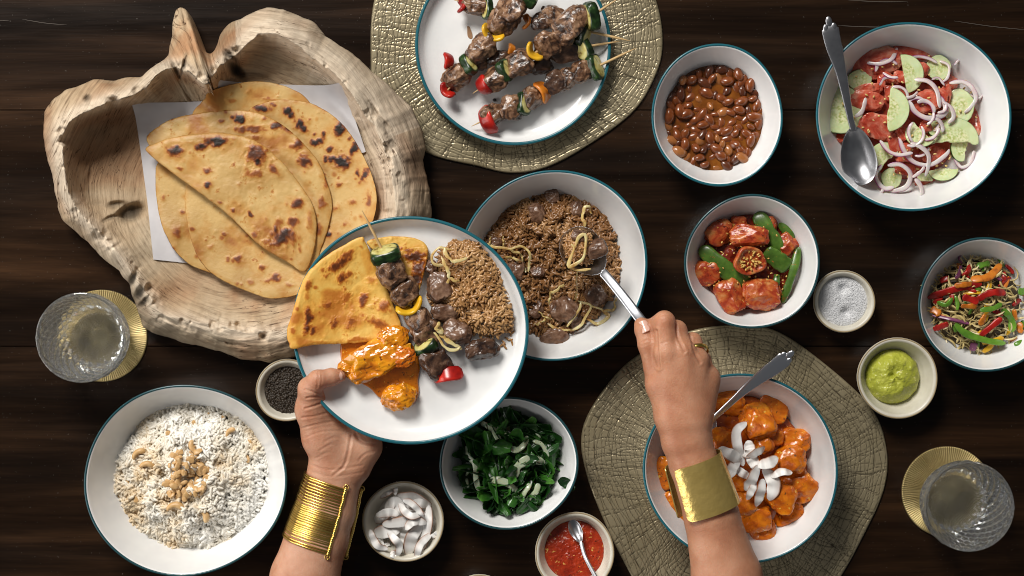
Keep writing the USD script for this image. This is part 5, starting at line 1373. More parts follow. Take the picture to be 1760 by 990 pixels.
for i, (p, rz_, lf, l) in enumerate([((465, 208, 165, 100), -3, .014, "pale orange block topmost in the stew, upper of the two in the middle"), ((325, 190, 125, 110), 20, .006, "red-coated chunk at the upper left of the stew"), ((378, 492, 115, 145), 25, .010, "red chunk at the lower left of the stew, standing on edge"), ((525, 488, 165, 140), 5, .010, "broad red chunk at the bottom of the stew"), ((270, 385, 120, 110), 0, .004, "dark red chunk below the long pod at the stew's left"), ((560, 150, 70, 70), 10, .004, "small red chunk at the top of the stew"), ((650, 250, 90, 100), 40, .007, "crushed tomato lump at the right of the stew"), ((420, 140, 70, 60), 0, .003, "dark red lump at the top left of the stew")]):
    lump("stew_chunk", (*q_(p[:2])[0], p[2] / 2.55, p[3] / 2.55), tz, lf, 400 + i, "stew_piece", l, "stew chunk", rotz=rz_, hfrac=0.7, power=3.4, amp=0.22, facets=5, fine=0.05)
# the seed-crusted half chilli on top
ch = thing("stuffed_chilli", W(1287, 448, 0.03), "cut chilli with seeds showing, in the very middle of the stew", "chilli")
cc = W(1287, 448, 0.04); rr_ = sc(29, .04)
prof = [(0.0, -.55), (.55, -.5), (.9, -.2), (1.0, .15), (.98, .35), (.86, .42), (.76, .30), (.55, .18), (0.0, .12)]
v, f = lathe(np.array(prof)[1:-1] if 0 else prof[1:-1], 40, (0, 0, 0), rr_, rr_ * 0.86, [(3, .06, 1), (5, .04, 2)])
v = v * [1, 1, rr_ * 0.9]
put(ch, "flesh", fixn((v @ rotm(.15, .2, 0).T + cc, f)), "stew_piece")
rs = np.random.RandomState(4)
a_, k_ = rs.uniform(0, 6.28, 60), np.sqrt(rs.uniform(0, 1, 60)) * .72
put(ch, "seeds", grains(cc + np.stack([rr_ * k_ * np.cos(a_), rr_ * .86 * k_ * np.sin(a_), rr_ * .9 * (0.16 + 0.16 * k_) + rs.uniform(0, .002, 60)], 1), 0.0032, 0.0020, 4, 0.3), "chilli_seed", kind="stuff")
for i, (pts, wd, lf, l) in enumerate([(((228, 262), (300, 330), (380, 395), (455, 430)), 30, .008, "broad green pod running down from the stew's left edge"), (((490, 100), (545, 180), (590, 265), (603, 300)), 24, .007, "dark green pod at the top of the stew, beside the pale block"), (((530, 278), (585, 320), (645, 360)), 30, .011, "short broad green pod right of the seeded chilli"), (((690, 262), (662, 370), (635, 450), (612, 525)), 14, .011, "narrow green bean pod along the stew's right edge"), (((610, 140), (640, 200), (650, 290)), 20, .003, "dark green pod sunk at the upper right of the stew"), (((590, 390), (580, 460)), 12, .004, "green pod bit below the seeded chilli")]):
    strip("green_pod", q_(*pts), wd, 0.005, "green_pod", l, "green pod", tz, lf, seed=30 + i, power=2.6, taper=0.18, ends=0.35, roll=0.25, arch=0.003)
rs = np.random.RandomState(9)
sp_ = np.stack([rs.uniform(1215, 1365, 90), rs.uniform(380, 520, 90)], 1)
sp_ = sp_[np.hypot(sp_[:, 0] - 1290, sp_[:, 1] - 450) < 76]
put(None, "chilli_flakes", grains(np.array([[*W(a, b_, .03)[:2], tz(*W(a, b_, .03)[:2]) + .010 + rs.uniform(-.002, .006)] for a, b_ in sp_]), 0.0028, 0.0018, 5, .3), "chilli_seed", "pale chilli seeds sprinkled over the red stew", "chilli seeds", kind="stuff")

# ---- slaw
edge_mat("purple_onion", [(0.3, (0.13, 0.025, 0.07)), (0.7, (0.28, 0.09, 0.19))], (0.09, 0.01, 0.05), 60, 0.3)
noisy("cabbage", [(0.3, (0.52, 0.40, 0.16)), (0.6, (0.74, 0.65, 0.38)), (0.8, (0.80, 0.77, 0.55))], 30, rough=0.32, island=0.3)
noisy("green_pepper", [(0.3, (0.05, 0.13, 0.012)), (0.6, (0.15, 0.33, 0.03)), (0.8, (0.27, 0.46, 0.07))], 40, rough=0.25)
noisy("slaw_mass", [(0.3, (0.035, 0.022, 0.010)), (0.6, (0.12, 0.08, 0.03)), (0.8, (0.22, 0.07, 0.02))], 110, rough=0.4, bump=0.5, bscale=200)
lz, lr0 = dome_fn("slaw", 0.017, 0.032, 0.008, 50, 31, 2, off=(-0.004, 0))
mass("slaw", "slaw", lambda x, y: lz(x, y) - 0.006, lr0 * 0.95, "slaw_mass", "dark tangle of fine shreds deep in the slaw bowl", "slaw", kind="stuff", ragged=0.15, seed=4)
rs = np.random.RandomState(8)
shreds = []
for i in range(240):
    a_, k_ = rs.uniform(0, 6.28), math.sqrt(rs.uniform(0, 1)) * 0.98
    cx, cy = B["slaw"]["c"][0] - .003 + k_ * lr0 * math.cos(a_), B["slaw"]["c"][1] + k_ * lr0 * math.sin(a_)
    L = rs.uniform(.010, .030); yaw = rs.uniform(0, 6.28) if rs.uniform() < .5 else rs.normal(-.4, .5); k2 = rs.uniform(-1.2, 1.2)
    u = np.linspace(-1, 1, 8)
    p = np.stack([cx + np.cos(yaw + k2 * u) * u * L / 2, cy + np.sin(yaw + k2 * u) * u * L / 2, lz(cx, cy) + rs.uniform(-.003, .006) + rs.uniform(-.003, .003) * u + 0.0015 * np.sin(u * 4 + i)], 1)
    shreds.append(sweep(p, rs.uniform(.0014, .0034), 0.0009, 5, up=(rs.uniform(-.6, .6), rs.uniform(-.6, .6), 1), taper=.3, ends=.3))
put(None, "cabbage_shreds", join(shreds), "cabbage", "pale cabbage shreds tangled through the pepper slaw", "cabbage", kind="stuff")
w_ = zo(1580, 410, 4.306)
ltop = lambda x, y: lz(x, y) + 0.0045
SL = [("red", ((70, 440), (250, 377), (450, 335)), 12, "longest red pepper strip, across the upper left of the slaw"), ("red", ((415, 455), (520, 402), (637, 400)), 12, "red pepper strip in the middle right of the slaw"), ("red", ((310, 430), (430, 468)), 12, "short red pepper strip under the long one's end"), ("red", ((372, 190), (355, 240), (315, 275)), 8, "red pepper strip at the top of the slaw beside purple onion"), ("red", ((445, 722), (520, 655), (600, 588)), 10, "red pepper strip slanting up through the lower slaw"), ("red", ((98, 672), (200, 628)), 10, "red pepper strip end at the lower left of the slaw"), ("red", ((150, 312), (212, 292)), 10, "red pepper bit at the upper left of the slaw"),
      ("orange", ((370, 302), (500, 285), (612, 190)), 14, "broad orange pepper strip at the top of the slaw"), ("orange", ((475, 560), (440, 642)), 10, "orange pepper strip in the middle of the slaw"), ("orange", ((85, 520), (150, 560)), 13, "orange pepper piece at the left edge of the slaw"), ("orange", ((690, 525), (712, 605)), 8, "orange pepper strip at the right of the slaw"), ("orange", ((250, 350), (380, 335)), 9, "orange pepper strip behind the longest red one"), ("orange", ((735, 620), (745, 700)), 10, "orange pepper piece beside the white wall of the slaw bowl"), ("orange", ((300, 500), (420, 500)), 9, "orange pepper strip under the shreds in the middle left"),
      ("green", ((250, 630), (330, 700), (480, 752), (635, 775)), 12, "long bright green pepper strip along the bottom of the slaw"), ("green", ((600, 522), (680, 600), (690, 692)), 12, "green pepper strip curving down the slaw's right"), ("green", ((130, 470), (190, 492), (235, 440)), 8, "green pepper curl at the slaw's left"), ("green", ((690, 782), (780, 762)), 9, "green pepper strip lying against the lower right wall of the slaw bowl"), ("green", ((520, 182), (420, 205)), 10, "green pepper strip at the slaw's top"), ("green", ((720, 395), (790, 392)), 12, "green pepper piece at the slaw's right, cut off by the picture edge"), ("green", ((440, 530), (540, 515), (600, 480)), 8, "pale-edged green strip in the middle of the slaw"),
      ("yellow", ((470, 840), (520, 802), (545, 755), (622, 735)), 8, "curved yellow pepper strip at the bottom of the slaw")]
for i, (k, pts, wd, l) in enumerate(SL):
    strip("pepper_strip", w_(*pts), wd * 1.05, 0.0030, k + "_pepper", l, "pepper strip", ltop, 0.0025 + 0.002 * (i % 3), seed=60 + i, power=3.0, taper=0.22, ends=0.35, arch=0.001)
for i, (pts, wd, l) in enumerate([(((310, 185), (290, 140), (350, 78), (440, 80)), 4.5, "purple onion hoop at the very top of the slaw"), (((98, 568), (230, 598), (362, 630)), 6, "purple onion sliver across the left of the slaw"), (((308, 200), (290, 260), (258, 295)), 8, "purple onion piece between two red strips at the slaw's top"), (((480, 312), (560, 282), (605, 312)), 6, "purple onion arc below the broad orange strip"), (((400, 768), (390, 832)), 12, "pinkish onion piece at the bottom of the slaw")]):
    strip("onion_slice", w_(*pts), wd, 0.002, "purple_onion", l, "onion slice", ltop, 0.003, seed=90 + i, edge=1)

rs = np.random.RandomState(23)
for i in range(34):                                        # short bits of pepper between the long strips
    a_, k2 = rs.uniform(0, 6.28), math.sqrt(rs.uniform(0, 1)) * 82
    x_, y_, yw, L_ = 1690 + k2 * math.cos(a_), 524 + k2 * math.sin(a_), rs.uniform(0, 3.14), rs.uniform(7, 17)
    kd = ["red", "green", "orange", "yellow", "red", "green"][i % 6]
    strip("pepper_bit", [(x_ - L_ * math.cos(yw), y_ - L_ * math.sin(yw)), (x_ + 2, y_ + rs.uniform(-3, 3)), (x_ + L_ * math.cos(yw), y_ + L_ * math.sin(yw))], rs.uniform(5, 9), 0.0026, kd + "_pepper", f"short {kd} pepper shred tangled among longer strips in the slaw", "pepper strip", lz, rs.uniform(.002, .005), f"short {kd} pepper shreds in the slaw", seed=800 + i, taper=.25, m=12)

# ---- orange curry
noisy("curry_sauce", [(0.3, (0.26, 0.040, 0.002)), (0.6, (0.44, 0.088, 0.003)), (0.8, (0.56, 0.15, 0.005))], 45, rough=0.17, bump=0.3, bscale=110, coat_weight=0.3, specks=[(300.0, 0.66, (0.16, 0.05, 0.01)), (210.0, 0.67, (0.72, 0.42, 0.06))])
noisy("curry_piece", [(0.28, (0.26, 0.040, 0.002)), (0.42, (0.50, 0.105, 0.003)), (0.58, (0.66, 0.185, 0.005)), (0.75, (0.76, 0.32, 0.012))], 52, rough=0.30, bump=0.5, bscale=170, detail=5, distort=0.5, coat_weight=0.25, coat_roughness=0.12, bdist=0.0013, specks=[(300.0, 0.66, (0.16, 0.05, 0.01)), (210.0, 0.67, (0.72, 0.42, 0.06))])
edge_mat("coconut", [(0.3, (0.86, 0.84, 0.81)), (0.7, (0.92, 0.91, 0.89))], (0.33, 0.15, 0.08), 50, 0.45)
cz, cr0 = dome_fn("curry", B["curry"]["base"] + 0.023, B["curry"]["base"] + 0.0375, 0.007, 45, 41, 2, off=(-0.005, 0.004))
mass("curry_sauce", "curry", cz, cr0 * 0.97, "curry_sauce", "glossy orange sauce around the chunks in the curry bowl", "sauce", ragged=0.1, seed=11)
k_ = zo(1120, 660, 3.3)
for i, (p, rz_, lf, l) in enumerate([((598, 210, 150, 180), 25, .012, "curry chunk below the silver spoon, upper middle of the bowl"), ((400, 312, 160, 105), 0, .010, "curry chunk right beside the wrist, above the coconut"), ((630, 335, 85, 95), 30, .010, "small curry chunk between coconut and the upper right chunks"), ((778, 422, 150, 125), -5, .013, "bright flat-topped curry chunk right of the coconut"), ((842, 590, 165, 150), 10, .009, "curry chunk farthest right in the bowl"), ((720, 640, 150, 145), -20, .012, "curry chunk under the lower coconut shavings, on their right"), ((515, 665, 150, 130), 10, .010, "curry chunk below the coconut shavings, on their left"),
                                     ((580, 765, 165, 130), 5, .008, "wide dark curry chunk at the bottom middle of the bowl"), ((475, 550, 120, 85), 0, .010, "curry chunk tucked under the left of the coconut pile"), ((80, 505, 90, 150), 0, .007, "curry chunk at the bowl's left edge, left of the wrist"), ((640, 830, 120, 105), 0, .004, "curry chunk lowest in the bowl"), ((780, 742, 160, 85), 30, .005, "long thin curry chunk at the lower right of the bowl"), ((690, 150, 150, 120), -20, .003, "sauce-covered chunk at the curry's top right"), ((700, 305, 80, 75), 0, .007, "little round curry chunk near the upper right"), ((820, 335, 140, 130), 0, .004, "sauce-covered chunk at the right, above the bright one"), ((440, 110, 150, 110), 0, .002, "sauce-covered chunk beneath the spoon at the curry's top"), ((180, 800, 90, 110), 0, .003, "curry chunk at the lower left, beside the forearm"), ((110, 690, 90, 120), 0, .004, "curry chunk at the left, behind the cuff")]):
    lump("curry_chunk", (*k_(p[:2])[0], p[2] / 2.75, p[3] / 2.75), cz, lf - .001, 600 + i, "curry_piece", l, "curry chunk", rotz=rz_, hfrac=0.68, power=3.4, amp=0.24, facets=4, sub=4)
ctop = lambda x, y: cz(x, y) + 0.019
CO = [(((537, 215), (482, 262), (482, 350), (520, 465)), 15, 1), (((545, 318), (552, 380), (512, 402)), 16, -1), (((380, 360), (440, 395), (505, 440)), 18, 1), (((535, 425), (585, 385), (640, 362)), 13, -1), (((535, 390), (570, 430), (605, 495)), 16, -1), (((490, 425), (455, 470), (420, 535)), 16, 1), (((590, 455), (650, 445), (715, 418)), 16, -1), (((600, 460), (560, 540), (528, 602)), 18, 1), (((632, 468), (690, 560), (670, 662)), 19, -1), (((630, 535), (612, 610), (595, 695)), 16, 1), (((585, 550), (560, 600), (540, 655)), 11, 1), (((670, 520), (730, 492), (795, 500)), 12, -1), (((465, 470), (505, 500), (555, 530)), 12, 1)]
for i, (pts, wd, ed) in enumerate(CO):
    strip("coconut_shaving", k_(*pts), wd * 1.25, 0.0009, "coconut", placed("curled coconut shaving on the orange curry", k_(*pts), "curry"), "coconut shaving", ctop, 0.0018 * (i % 4), "coconut shavings on the curry", seed=120 + i, power=5, taper=0.48, ends=0.12, arch=0.005, edge=ed, wav=0.0012, ragged=.08, wiggle=.15, m=26)

# ---- coconut in its pot
oz, or0 = dome_fn("coconut", 0.014, 0.024, 0.002, 50, 2, 2)
o8 = zo(560, 630, 2.75)
CP = [(((215, 735), (260, 715), (300, 690)), 17, 1), (((500, 700), (515, 740), (508, 800)), 17, 1), (((330, 845), (352, 800), (365, 760)), 24, -1), (((280, 830), (300, 858)), 12, 1), (((255, 800), (270, 850), (290, 860)), 10, 1), (((430, 870), (480, 862), (500, 840)), 12, -1), (((225, 790), (290, 772), (355, 758)), 24, -1), (((280, 665), (330, 645), (365, 700)), 26, 1), (((330, 612), (420, 608), (500, 655)), 16, -1), (((392, 660), (440, 640), (490, 660)), 16, 1), (((250, 610), (300, 580), (330, 572)), 16, 1), (((338, 538), (330, 605)), 7, 1), (((270, 742), (370, 722), (475, 690)), 18, -1), (((452, 740), (408, 800), (392, 890)), 22, 1), (((490, 650), (482, 760), (440, 882)), 16, -1), (((500, 802), (538, 770)), 9, 1), (((345, 880), (310, 870)), 14, 1), (((240, 700), (300, 680), (350, 690)), 14, 1), (((380, 760), (420, 720), (480, 730)), 15, -1), (((300, 770), (350, 830), (340, 890)), 13, 1), (((430, 900), (450, 830), (500, 780)), 13, -1), (((350, 640), (400, 690), (460, 690)), 12, 1), (((215, 760), (250, 830), (300, 850)), 12, -1), (((470, 700), (420, 640), (370, 620)), 12, 1)]
for i, (pts, wd, ed) in enumerate(CP):
    strip("coconut_shaving", o8(*pts), wd * 1.05, 0.0009, "coconut", placed("white coconut shaving in the small pot", o8(*pts), "coconut"), "coconut shaving", oz, 0.0012 * i * 0.8, "coconut shavings in the small pot", seed=160 + i, power=5, taper=0.45, ends=0.15, arch=0.0045, edge=ed, wav=0.0012, ragged=.08, wiggle=.15, m=26)
noisy("coconut_bits", [(0.3, (0.70, 0.67, 0.64)), (0.7, (0.80, 0.78, 0.76))], 60, rough=0.5)
mass("coconut_bits", "coconut", lambda x, y: oz(x, y) - 0.002, or0, "coconut_bits", "crumbled coconut under the shavings in the small pot", "coconut", kind="stuff", ragged=.05, seed=3)

# ---- dips, salt and pepper
noisy("chilli_sauce", [(0.3, (0.20, 0.012, 0.004)), (0.55, (0.36, 0.030, 0.007)), (0.8, (0.46, 0.07, 0.015))], 80, rough=0.26, bump=0.7, bscale=190, detail=5, bdist=0.0015, specks=[(300.0, 0.66, (0.10, 0.012, 0.004)), (240.0, 0.66, (0.66, 0.36, 0.09))])
noisy("avocado_dip", [(0.3, (0.30, 0.32, 0.030)), (0.55, (0.44, 0.46, 0.055)), (0.8, (0.58, 0.58, 0.12))], 60, rough=0.33, bump=0.5, bscale=150, detail=5, bdist=0.0015, specks=[(240.0, 0.64, (0.62, 0.60, 0.20)), (260.0, 0.68, (0.22, 0.26, 0.03))])
noisy("salt_white", [(0.3, (0.60, 0.61, 0.63)), (0.7, (0.74, 0.74, 0.75))], 500, rough=0.4, bump=0.8, bscale=700)
noisy("pepper_grain", [(0.25, (0.03, 0.02, 0.012)), (0.5, (0.14, 0.10, 0.06)), (0.8, (0.50, 0.40, 0.26))], 300, rough=0.5, island=0.7)
az, ar0 = dome_fn("sauce", 0.019, 0.0225, 0.0024, 120, 6, 2)
mass("chilli_sauce", "sauce", lambda x, y: az(x, y) + 0.0016 * fb(x, y, 300, 4), ar0, "chilli_sauce", "lumpy red chilli sauce in the pot at the bottom edge", "sauce", n=200, ragged=0.05, seed=6)
b_ = B["guac"]
dx, dy = W(1538, 648, .03)[:2] - b_["c"][:2]
def vz(x, y):
    q = np.hypot(x - b_["c"][0] - dx, y - b_["c"][1] - dy) / 0.0315
    a = np.arctan2(y - b_["c"][1] - dy, x - b_["c"][0] - dx)
    return 0.016 + 0.017 * (1 - np.clip(q, 0, 1) ** 3) + 0.0022 * np.sin(a * 2 + q * 7) * np.clip(1.1 - q, 0, 1) + 0.007 * fb(x, y, 90, 5, 4) - 0.004 * np.exp(-(((x - b_["c"][0] - dx + .004) / .004) ** 2 + ((y - b_["c"][1] - dy - .001) / .003) ** 2))
a = np.linspace(0, 2 * np.pi, 220, endpoint=False)
w = 1 + 0.10 * (meshkit.fbm(np.stack([np.cos(a) * 4, np.sin(a) * 4, a * 0], 1), 3, 3) - 0.5)
v, f = polydisc(np.stack([b_["c"][0] + dx + .0315 * w * np.cos(a), b_["c"][1] + dy + .0315 * w * np.sin(a)], 1), vz, 0.012, rings=70, edge=0.6)
put(None, "avocado_dip", fixn((v, f)), "avocado_dip", "mound of mashed green avocado dip in the pot at right", "dip")
hz_, hr0 = dome_fn("salt", 0.0215, 0.0235, 0.0012, 120, 7, 3)
sc_ = B["salt"]["c"]
def saltz(x, y):
    o = hz_(x, y)
    for (ax_, ay_, d_, r_) in ((1449, 496, .006, .0055), (1455, 536, .006, .006)):
        p = W(ax_, ay_, .022)
        o = o - d_ * np.exp(-(np.hypot(x - p[0], y - p[1]) / r_) ** 2)
    return o + 0.0006 * fb(x, y, 700, 2, 3)
mass("salt", "salt", saltz, hr0 * 1.0, "salt_white", "coarse white salt with two finger dips in the small pot", "salt", kind="stuff", n=200, rings=80)
x, y, q = disc_points("salt", 1500, hr0 * .97, 3, .5)
put(None, "salt_crystals", grains(np.stack([x, y, saltz(x, y) + .0002], 1), 0.0011, 0.0009, 6, 1.0), "salt_white", "loose salt crystals lying on the salt in the small pot", "salt", kind="stuff")
wz, wr0 = dome_fn("pepper", 0.017, 0.019, 0.001, 120, 8, 2)
mass("ground_pepper", "pepper", wz, wr0, "pepper_grain", "dark ground pepper filling the small pot by the hand", "pepper", kind="stuff")
x, y, q = disc_points("pepper", 900, wr0 * .96, 4, .5)
put(None, "peppercorns", grains(np.stack([x, y, wz(x, y) + .0004], 1), 0.0028, 0.0028, 6, 1.0, base=ico(1), jitter=0.7, bend=0), "pepper_grain", "cracked black peppercorns on top in the small pot", "pepper", kind="stuff")

# ---- food on the held plate
noisy("plate_curry", [(0.28, (0.32, 0.070, 0.003)), (0.45, (0.58, 0.185, 0.005)), (0.62, (0.72, 0.30, 0.008)), (0.8, (0.80, 0.45, 0.02))], 45, rough=0.20, bump=0.5, bscale=190, detail=5, distort=0.6, coat_weight=0.5, coat_roughness=0.08, bdist=0.0015, specks=[(300.0, 0.66, (0.16, 0.05, 0.01)), (210.0, 0.67, (0.72, 0.42, 0.06))])
noisy("plate_sauce", [(0.3, (0.36, 0.080, 0.003)), (0.7, (0.56, 0.17, 0.006))], 50, rough=0.15, bump=0.25, bscale=110, coat_weight=0.4, specks=[(300.0, 0.66, (0.16, 0.05, 0.01)), (210.0, 0.67, (0.72, 0.42, 0.06))])
flat_ = lambda x, y: np.full(np.shape(x), PZ) if np.ndim(x) else PZ
o = spline(WA(hz((262, 545), (300, 528), (380, 515), (470, 480), (540, 520), (585, 580), (600, 645), (592, 700), (594, 760), (560, 812), (500, 800), (430, 778), (385, 735), (320, 700), (280, 660), (262, 610)), PZ)[:, :2], 160, True)
sx, sy = o.mean(0)
v, f = polydisc(o, lambda x, y: PZ + 0.0035 + 0.003 * (1 - np.clip(np.hypot(x - sx, y - sy) / .05, 0, 1)) + 0.002 * fb(x, y, 60, 3), 0.0036, rings=40, edge=0.8)
put(None, "curry_sauce", fixn((v, f)), "plate_sauce", "orange curry sauce puddle on the held plate", "sauce")
HC = lambda x, y, w, h: (*hz((x, y))[0], w / 2.475, h / 2.475)
for i, (p, rz_, lf, hf, l) in enumerate([((420, 610, 300, 150), 22, .013, .75, "long sauce-coated curry piece across the puddle on the held plate"), ((500, 515, 130, 95), 10, .015, .7, "curry piece touching the folded bread on the held plate"), ((535, 590, 110, 85), 0, .021, .55, "browned curry lump on the long piece on the held plate"), ((525, 758, 150, 110), 10, .011, .8, "separate yellow curry cube at the puddle's lower end"), ((330, 645, 110, 90), -10, .010, .8, "curry piece nearest the thumb on the held plate")]):
    lump("curry_piece", HC(*p), flat_, lf, 700 + i, "plate_curry" if i != 2 else "curry_piece", l, "curry chunk", rotz=rz_, hfrac=hf, power=2.6, amp=0.30, facets=5, sub=5, fine=0.04)
# pilau heap
mo = hz((700, 150), (760, 110), (850, 112), (880, 160), (930, 260), (945, 330), (990, 400), (985, 470), (930, 512), (850, 500), (800, 480), (700, 420), (650, 370), (640, 300), (690, 240), (680, 180))
from shapely.geometry import Polygon, Point
mw = WA(mo, PZ)[:, :2]
poly = Polygon(mw)
rs = np.random.RandomState(31)
c_, zc_ = [], []
x0, y0, x1, y1 = poly.bounds
from shapely import contains_xy, distance, points as shp_points
X_ = rs.uniform(x0, x1, 9000); Y_ = rs.uniform(y0, y1, 9000)
ok = contains_xy(poly.buffer(0.002), X_, Y_)
X_, Y_ = X_[ok][:1250], Y_[ok][:1250]
dist = distance(poly.exterior, shp_points(X_, Y_)) * np.where(contains_xy(poly, X_, Y_), 1, -1)
prof = np.clip(dist / 0.022, 0, 1)
hh = 0.004 + 0.016 * np.sqrt(prof) + 0.020 * fb(X_, Y_, 70, 8, 3) * prof
frac = rs.uniform(0, 1, len(X_)) ** 0.12
Z_ = PZ + 0.001 + hh * frac
put(None, "rice_heap", grains(np.stack([X_, Y_, Z_], 1), 0.0096, 0.0034, 11, 0.25), "plate_pilau_grain", "heap of brown pilau rice on the right of the held plate", "rice", kind="stuff")
for i, (gx, gy) in enumerate([(970, 525), (985, 505), (955, 540), (995, 498), (975, 335), (965, 350), (982, 350), (950, 550), (982, 530), (990, 540), (640, 350), (632, 330), (935, 275), (960, 560)]):
    g_ = grains([W(*hz((gx, gy))[0], PZ + .0016)], 0.0075, 0.0024, 40 + i, 0.05)
    put(None, "rice_grain", g_, "plate_pilau_grain", "stray brown rice grain lying off the heap on the held plate", "rice grain", "stray rice grains on the held plate")
mt = lambda x, y: PZ + 0.009
for i, (p, rz_, lf, m_, l) in enumerate([((692, 305, 110, 125), 10, .008, "braised_meat", "grey meat chunk at the left edge of the rice heap on the held plate"), ((712, 412, 120, 85), -10, .004, "braised_meat", "dark meat chunk under the rice heap's left on the held plate"), ((762, 490, 130, 105), -20, .007, "braised_meat", "meat chunk below the rice heap beside the skewer"), ((866, 562, 150, 92), 5, .004, "seared_meat", "dark seared meat chunk at the bottom right of the held plate's food"), ((655, 225, 50, 60), 0, .002, "braised_meat", "small meat bit at the top left of the rice heap")]):
    lump("meat_chunk", HC(*p), mt, lf, 740 + i, m_, l, "meat", rotz=rz_, power=2.7, amp=0.30, facets=6, fine=.06)
rt = lambda x, y: PZ + 0.024
for i, (pts, wd, lf, l) in enumerate([(((682, 470), (700, 520), (740, 545), (770, 572)), 9, -.002, "brown fried onion hanging from the meat on the held plate"), (((658, 470), (660, 500), (690, 540), (730, 575), (770, 560)), 7, -.001, "second fried onion curl beside the skewer on the held plate"), (((700, 215), (655, 200), (655, 160), (690, 135), (740, 150)), 7, .000, "golden onion ring at the top of the rice heap"), (((690, 180), (715, 230), (725, 270)), 6, .002, "golden onion strand down the rice heap's upper left"), (((712, 290), (728, 270), (765, 285)), 5, .000, "pale onion bit on the grey meat chunk"), (((700, 140), (740, 200), (800, 180)), 6, .004, "browned onion curl on the crest of the rice heap"), (((680, 455), (668, 480), (690, 500)), 8, .002, "translucent onion bit beside the skewer's lower meat")]):
    strip("onion_strand", hz(*pts), wd * .85, 0.0017, "fried_onion", l, "onion", rt, lf, seed=190 + i, power=2.4, arch=0.002, ragged=.45, wiggle=1.2, m=34)

# ================================================================ the person's arms, the bracelets and the ring
def limb_field(bones, lo, hi, h, k=0.008):
    n = np.ceil((np.array(hi) - lo) / h).astype(int) + 1
    ax = [lo[i] + h * np.arange(n[i]) for i in range(3)]
    F = np.full(n, 1.0)
    for b in bones:
        a, c, r0, r1 = np.array(b[0]), np.array(b[1]), b[2], b[3]
        kk = b[4] if len(b) > 4 else k
        pad = max(r0, r1) + 0.030
        s = []
        for i in range(3):
            i0 = int(np.clip((min(a[i], c[i]) - pad - lo[i]) / h, 0, n[i])); i1 = int(np.clip((max(a[i], c[i]) + pad - lo[i]) / h + 1, 0, n[i]))
            s.append(slice(i0, i1))
        X = ax[0][s[0]][:, None, None]; Y = ax[1][s[1]][None, :, None]; Z = ax[2][s[2]][None, None, :]
        d = c - a
        L2 = d @ d + 1e-12
        t = np.clip(((X - a[0]) * d[0] + (Y - a[1]) * d[1] + (Z - a[2]) * d[2]) / L2, 0, 1)
        dist = np.sqrt((X - a[0] - t * d[0]) ** 2 + (Y - a[1] - t * d[1]) ** 2 + (Z - a[2] - t * d[2]) ** 2) - (r0 + (r1 - r0) * t)
        G = F[tuple(s)]
        hh = np.clip(0.5 + 0.5 * (G - dist) / kk, 0, 1)
        F[tuple(s)] = G + (dist - G) * hh - kk * hh * (1 - hh)
    return F


def limb(bones, h=0.0016, k=0.008):
    p = np.array([b[i] for b in bones for i in (0, 1)])
    lo, hi = p.min(0) - 0.05, p.max(0) + 0.05
    F = limb_field(bones, lo, hi, h, k)
    v, q = surface_nets(F, lo, h)
    f = np.vstack([q[:, [0, 1, 2]], q[:, [0, 2, 3]]])
    m = trimesh.Trimesh(v, f, process=False)
    trimesh.smoothing.filter_taubin(m, 0.5, 0.53, 8)
    return fixn((np.array(m.vertices), np.array(m.faces)))


def normals(v, f):
    n = np.zeros_like(v)
    c = np.cross(v[f[:, 1]] - v[f[:, 0]], v[f[:, 2]] - v[f[:, 0]])
    for k in range(3):
        np.add.at(n, f[:, k], c)
    return n / (np.linalg.norm(n, axis=1, keepdims=True) + 1e-12)


def crease(v, f, lines, upward=True):
    """Presses skin folds into the mesh: lines of (pixel points, height, depth, width)."""
    n = normals(v, f)
    push = np.zeros(len(v))
    for pts, z, dep, wid in lines:
        p = spline(WA(pts, z), 40)[:, :2]
        d = np.sqrt(((v[:, None, :2] - p[None]) ** 2).sum(-1)).min(1) if len(v) < 30000 else None
        if d is None:
            from scipy.spatial import cKDTree
            d = cKDTree(p).query(v[:, :2], distance_upper_bound=0.02)[0]
            d = np.where(np.isinf(d), 1, d)
        push += dep * (np.exp(-(d / wid) ** 2) - 0.45 * np.exp(-((d - 1.9 * wid) / wid) ** 2)) * np.clip(n[:, 2] + 0.2, 0, 1)
    return v - n * push[:, None]


def skin(name, stops):
    mat(name, {"tc": ("texture_coordinate", {}), "n": ("noise_texture", {"scale": 26.0, "detail": 5.0, "roughness": 0.6}), "r": ("rgb_ramp", {"ramp": stops}), "nf": ("noise_texture", {"scale": 620.0, "detail": 3.0}), "vo": ("noise_texture", {"scale": 170.0, "detail": 3.0, "distortion": 1.2}),
               "ad": ("math", {"math_type": "add"}), "b": ("bump", {"strength": 0.32, "distance": 0.001}), "p": ("principled_bsdf", {"roughness": 0.47, "specular_ior_level": 0.4, "subsurface_weight": 0.22, "subsurface_scale": 0.004, "subsurface_radius": (1.0, 0.36, 0.2)})},
        [("tc.object", "n.vector"), ("tc.object", "nf.vector"), ("tc.object", "vo.vector"), ("n.fac", "r.fac"), ("r.color", "p.base_color"), ("nf.fac", "ad.value1"), ("vo.fac", "ad.value2"), ("ad.value", "b.height"), ("b.normal", "p.normal")])


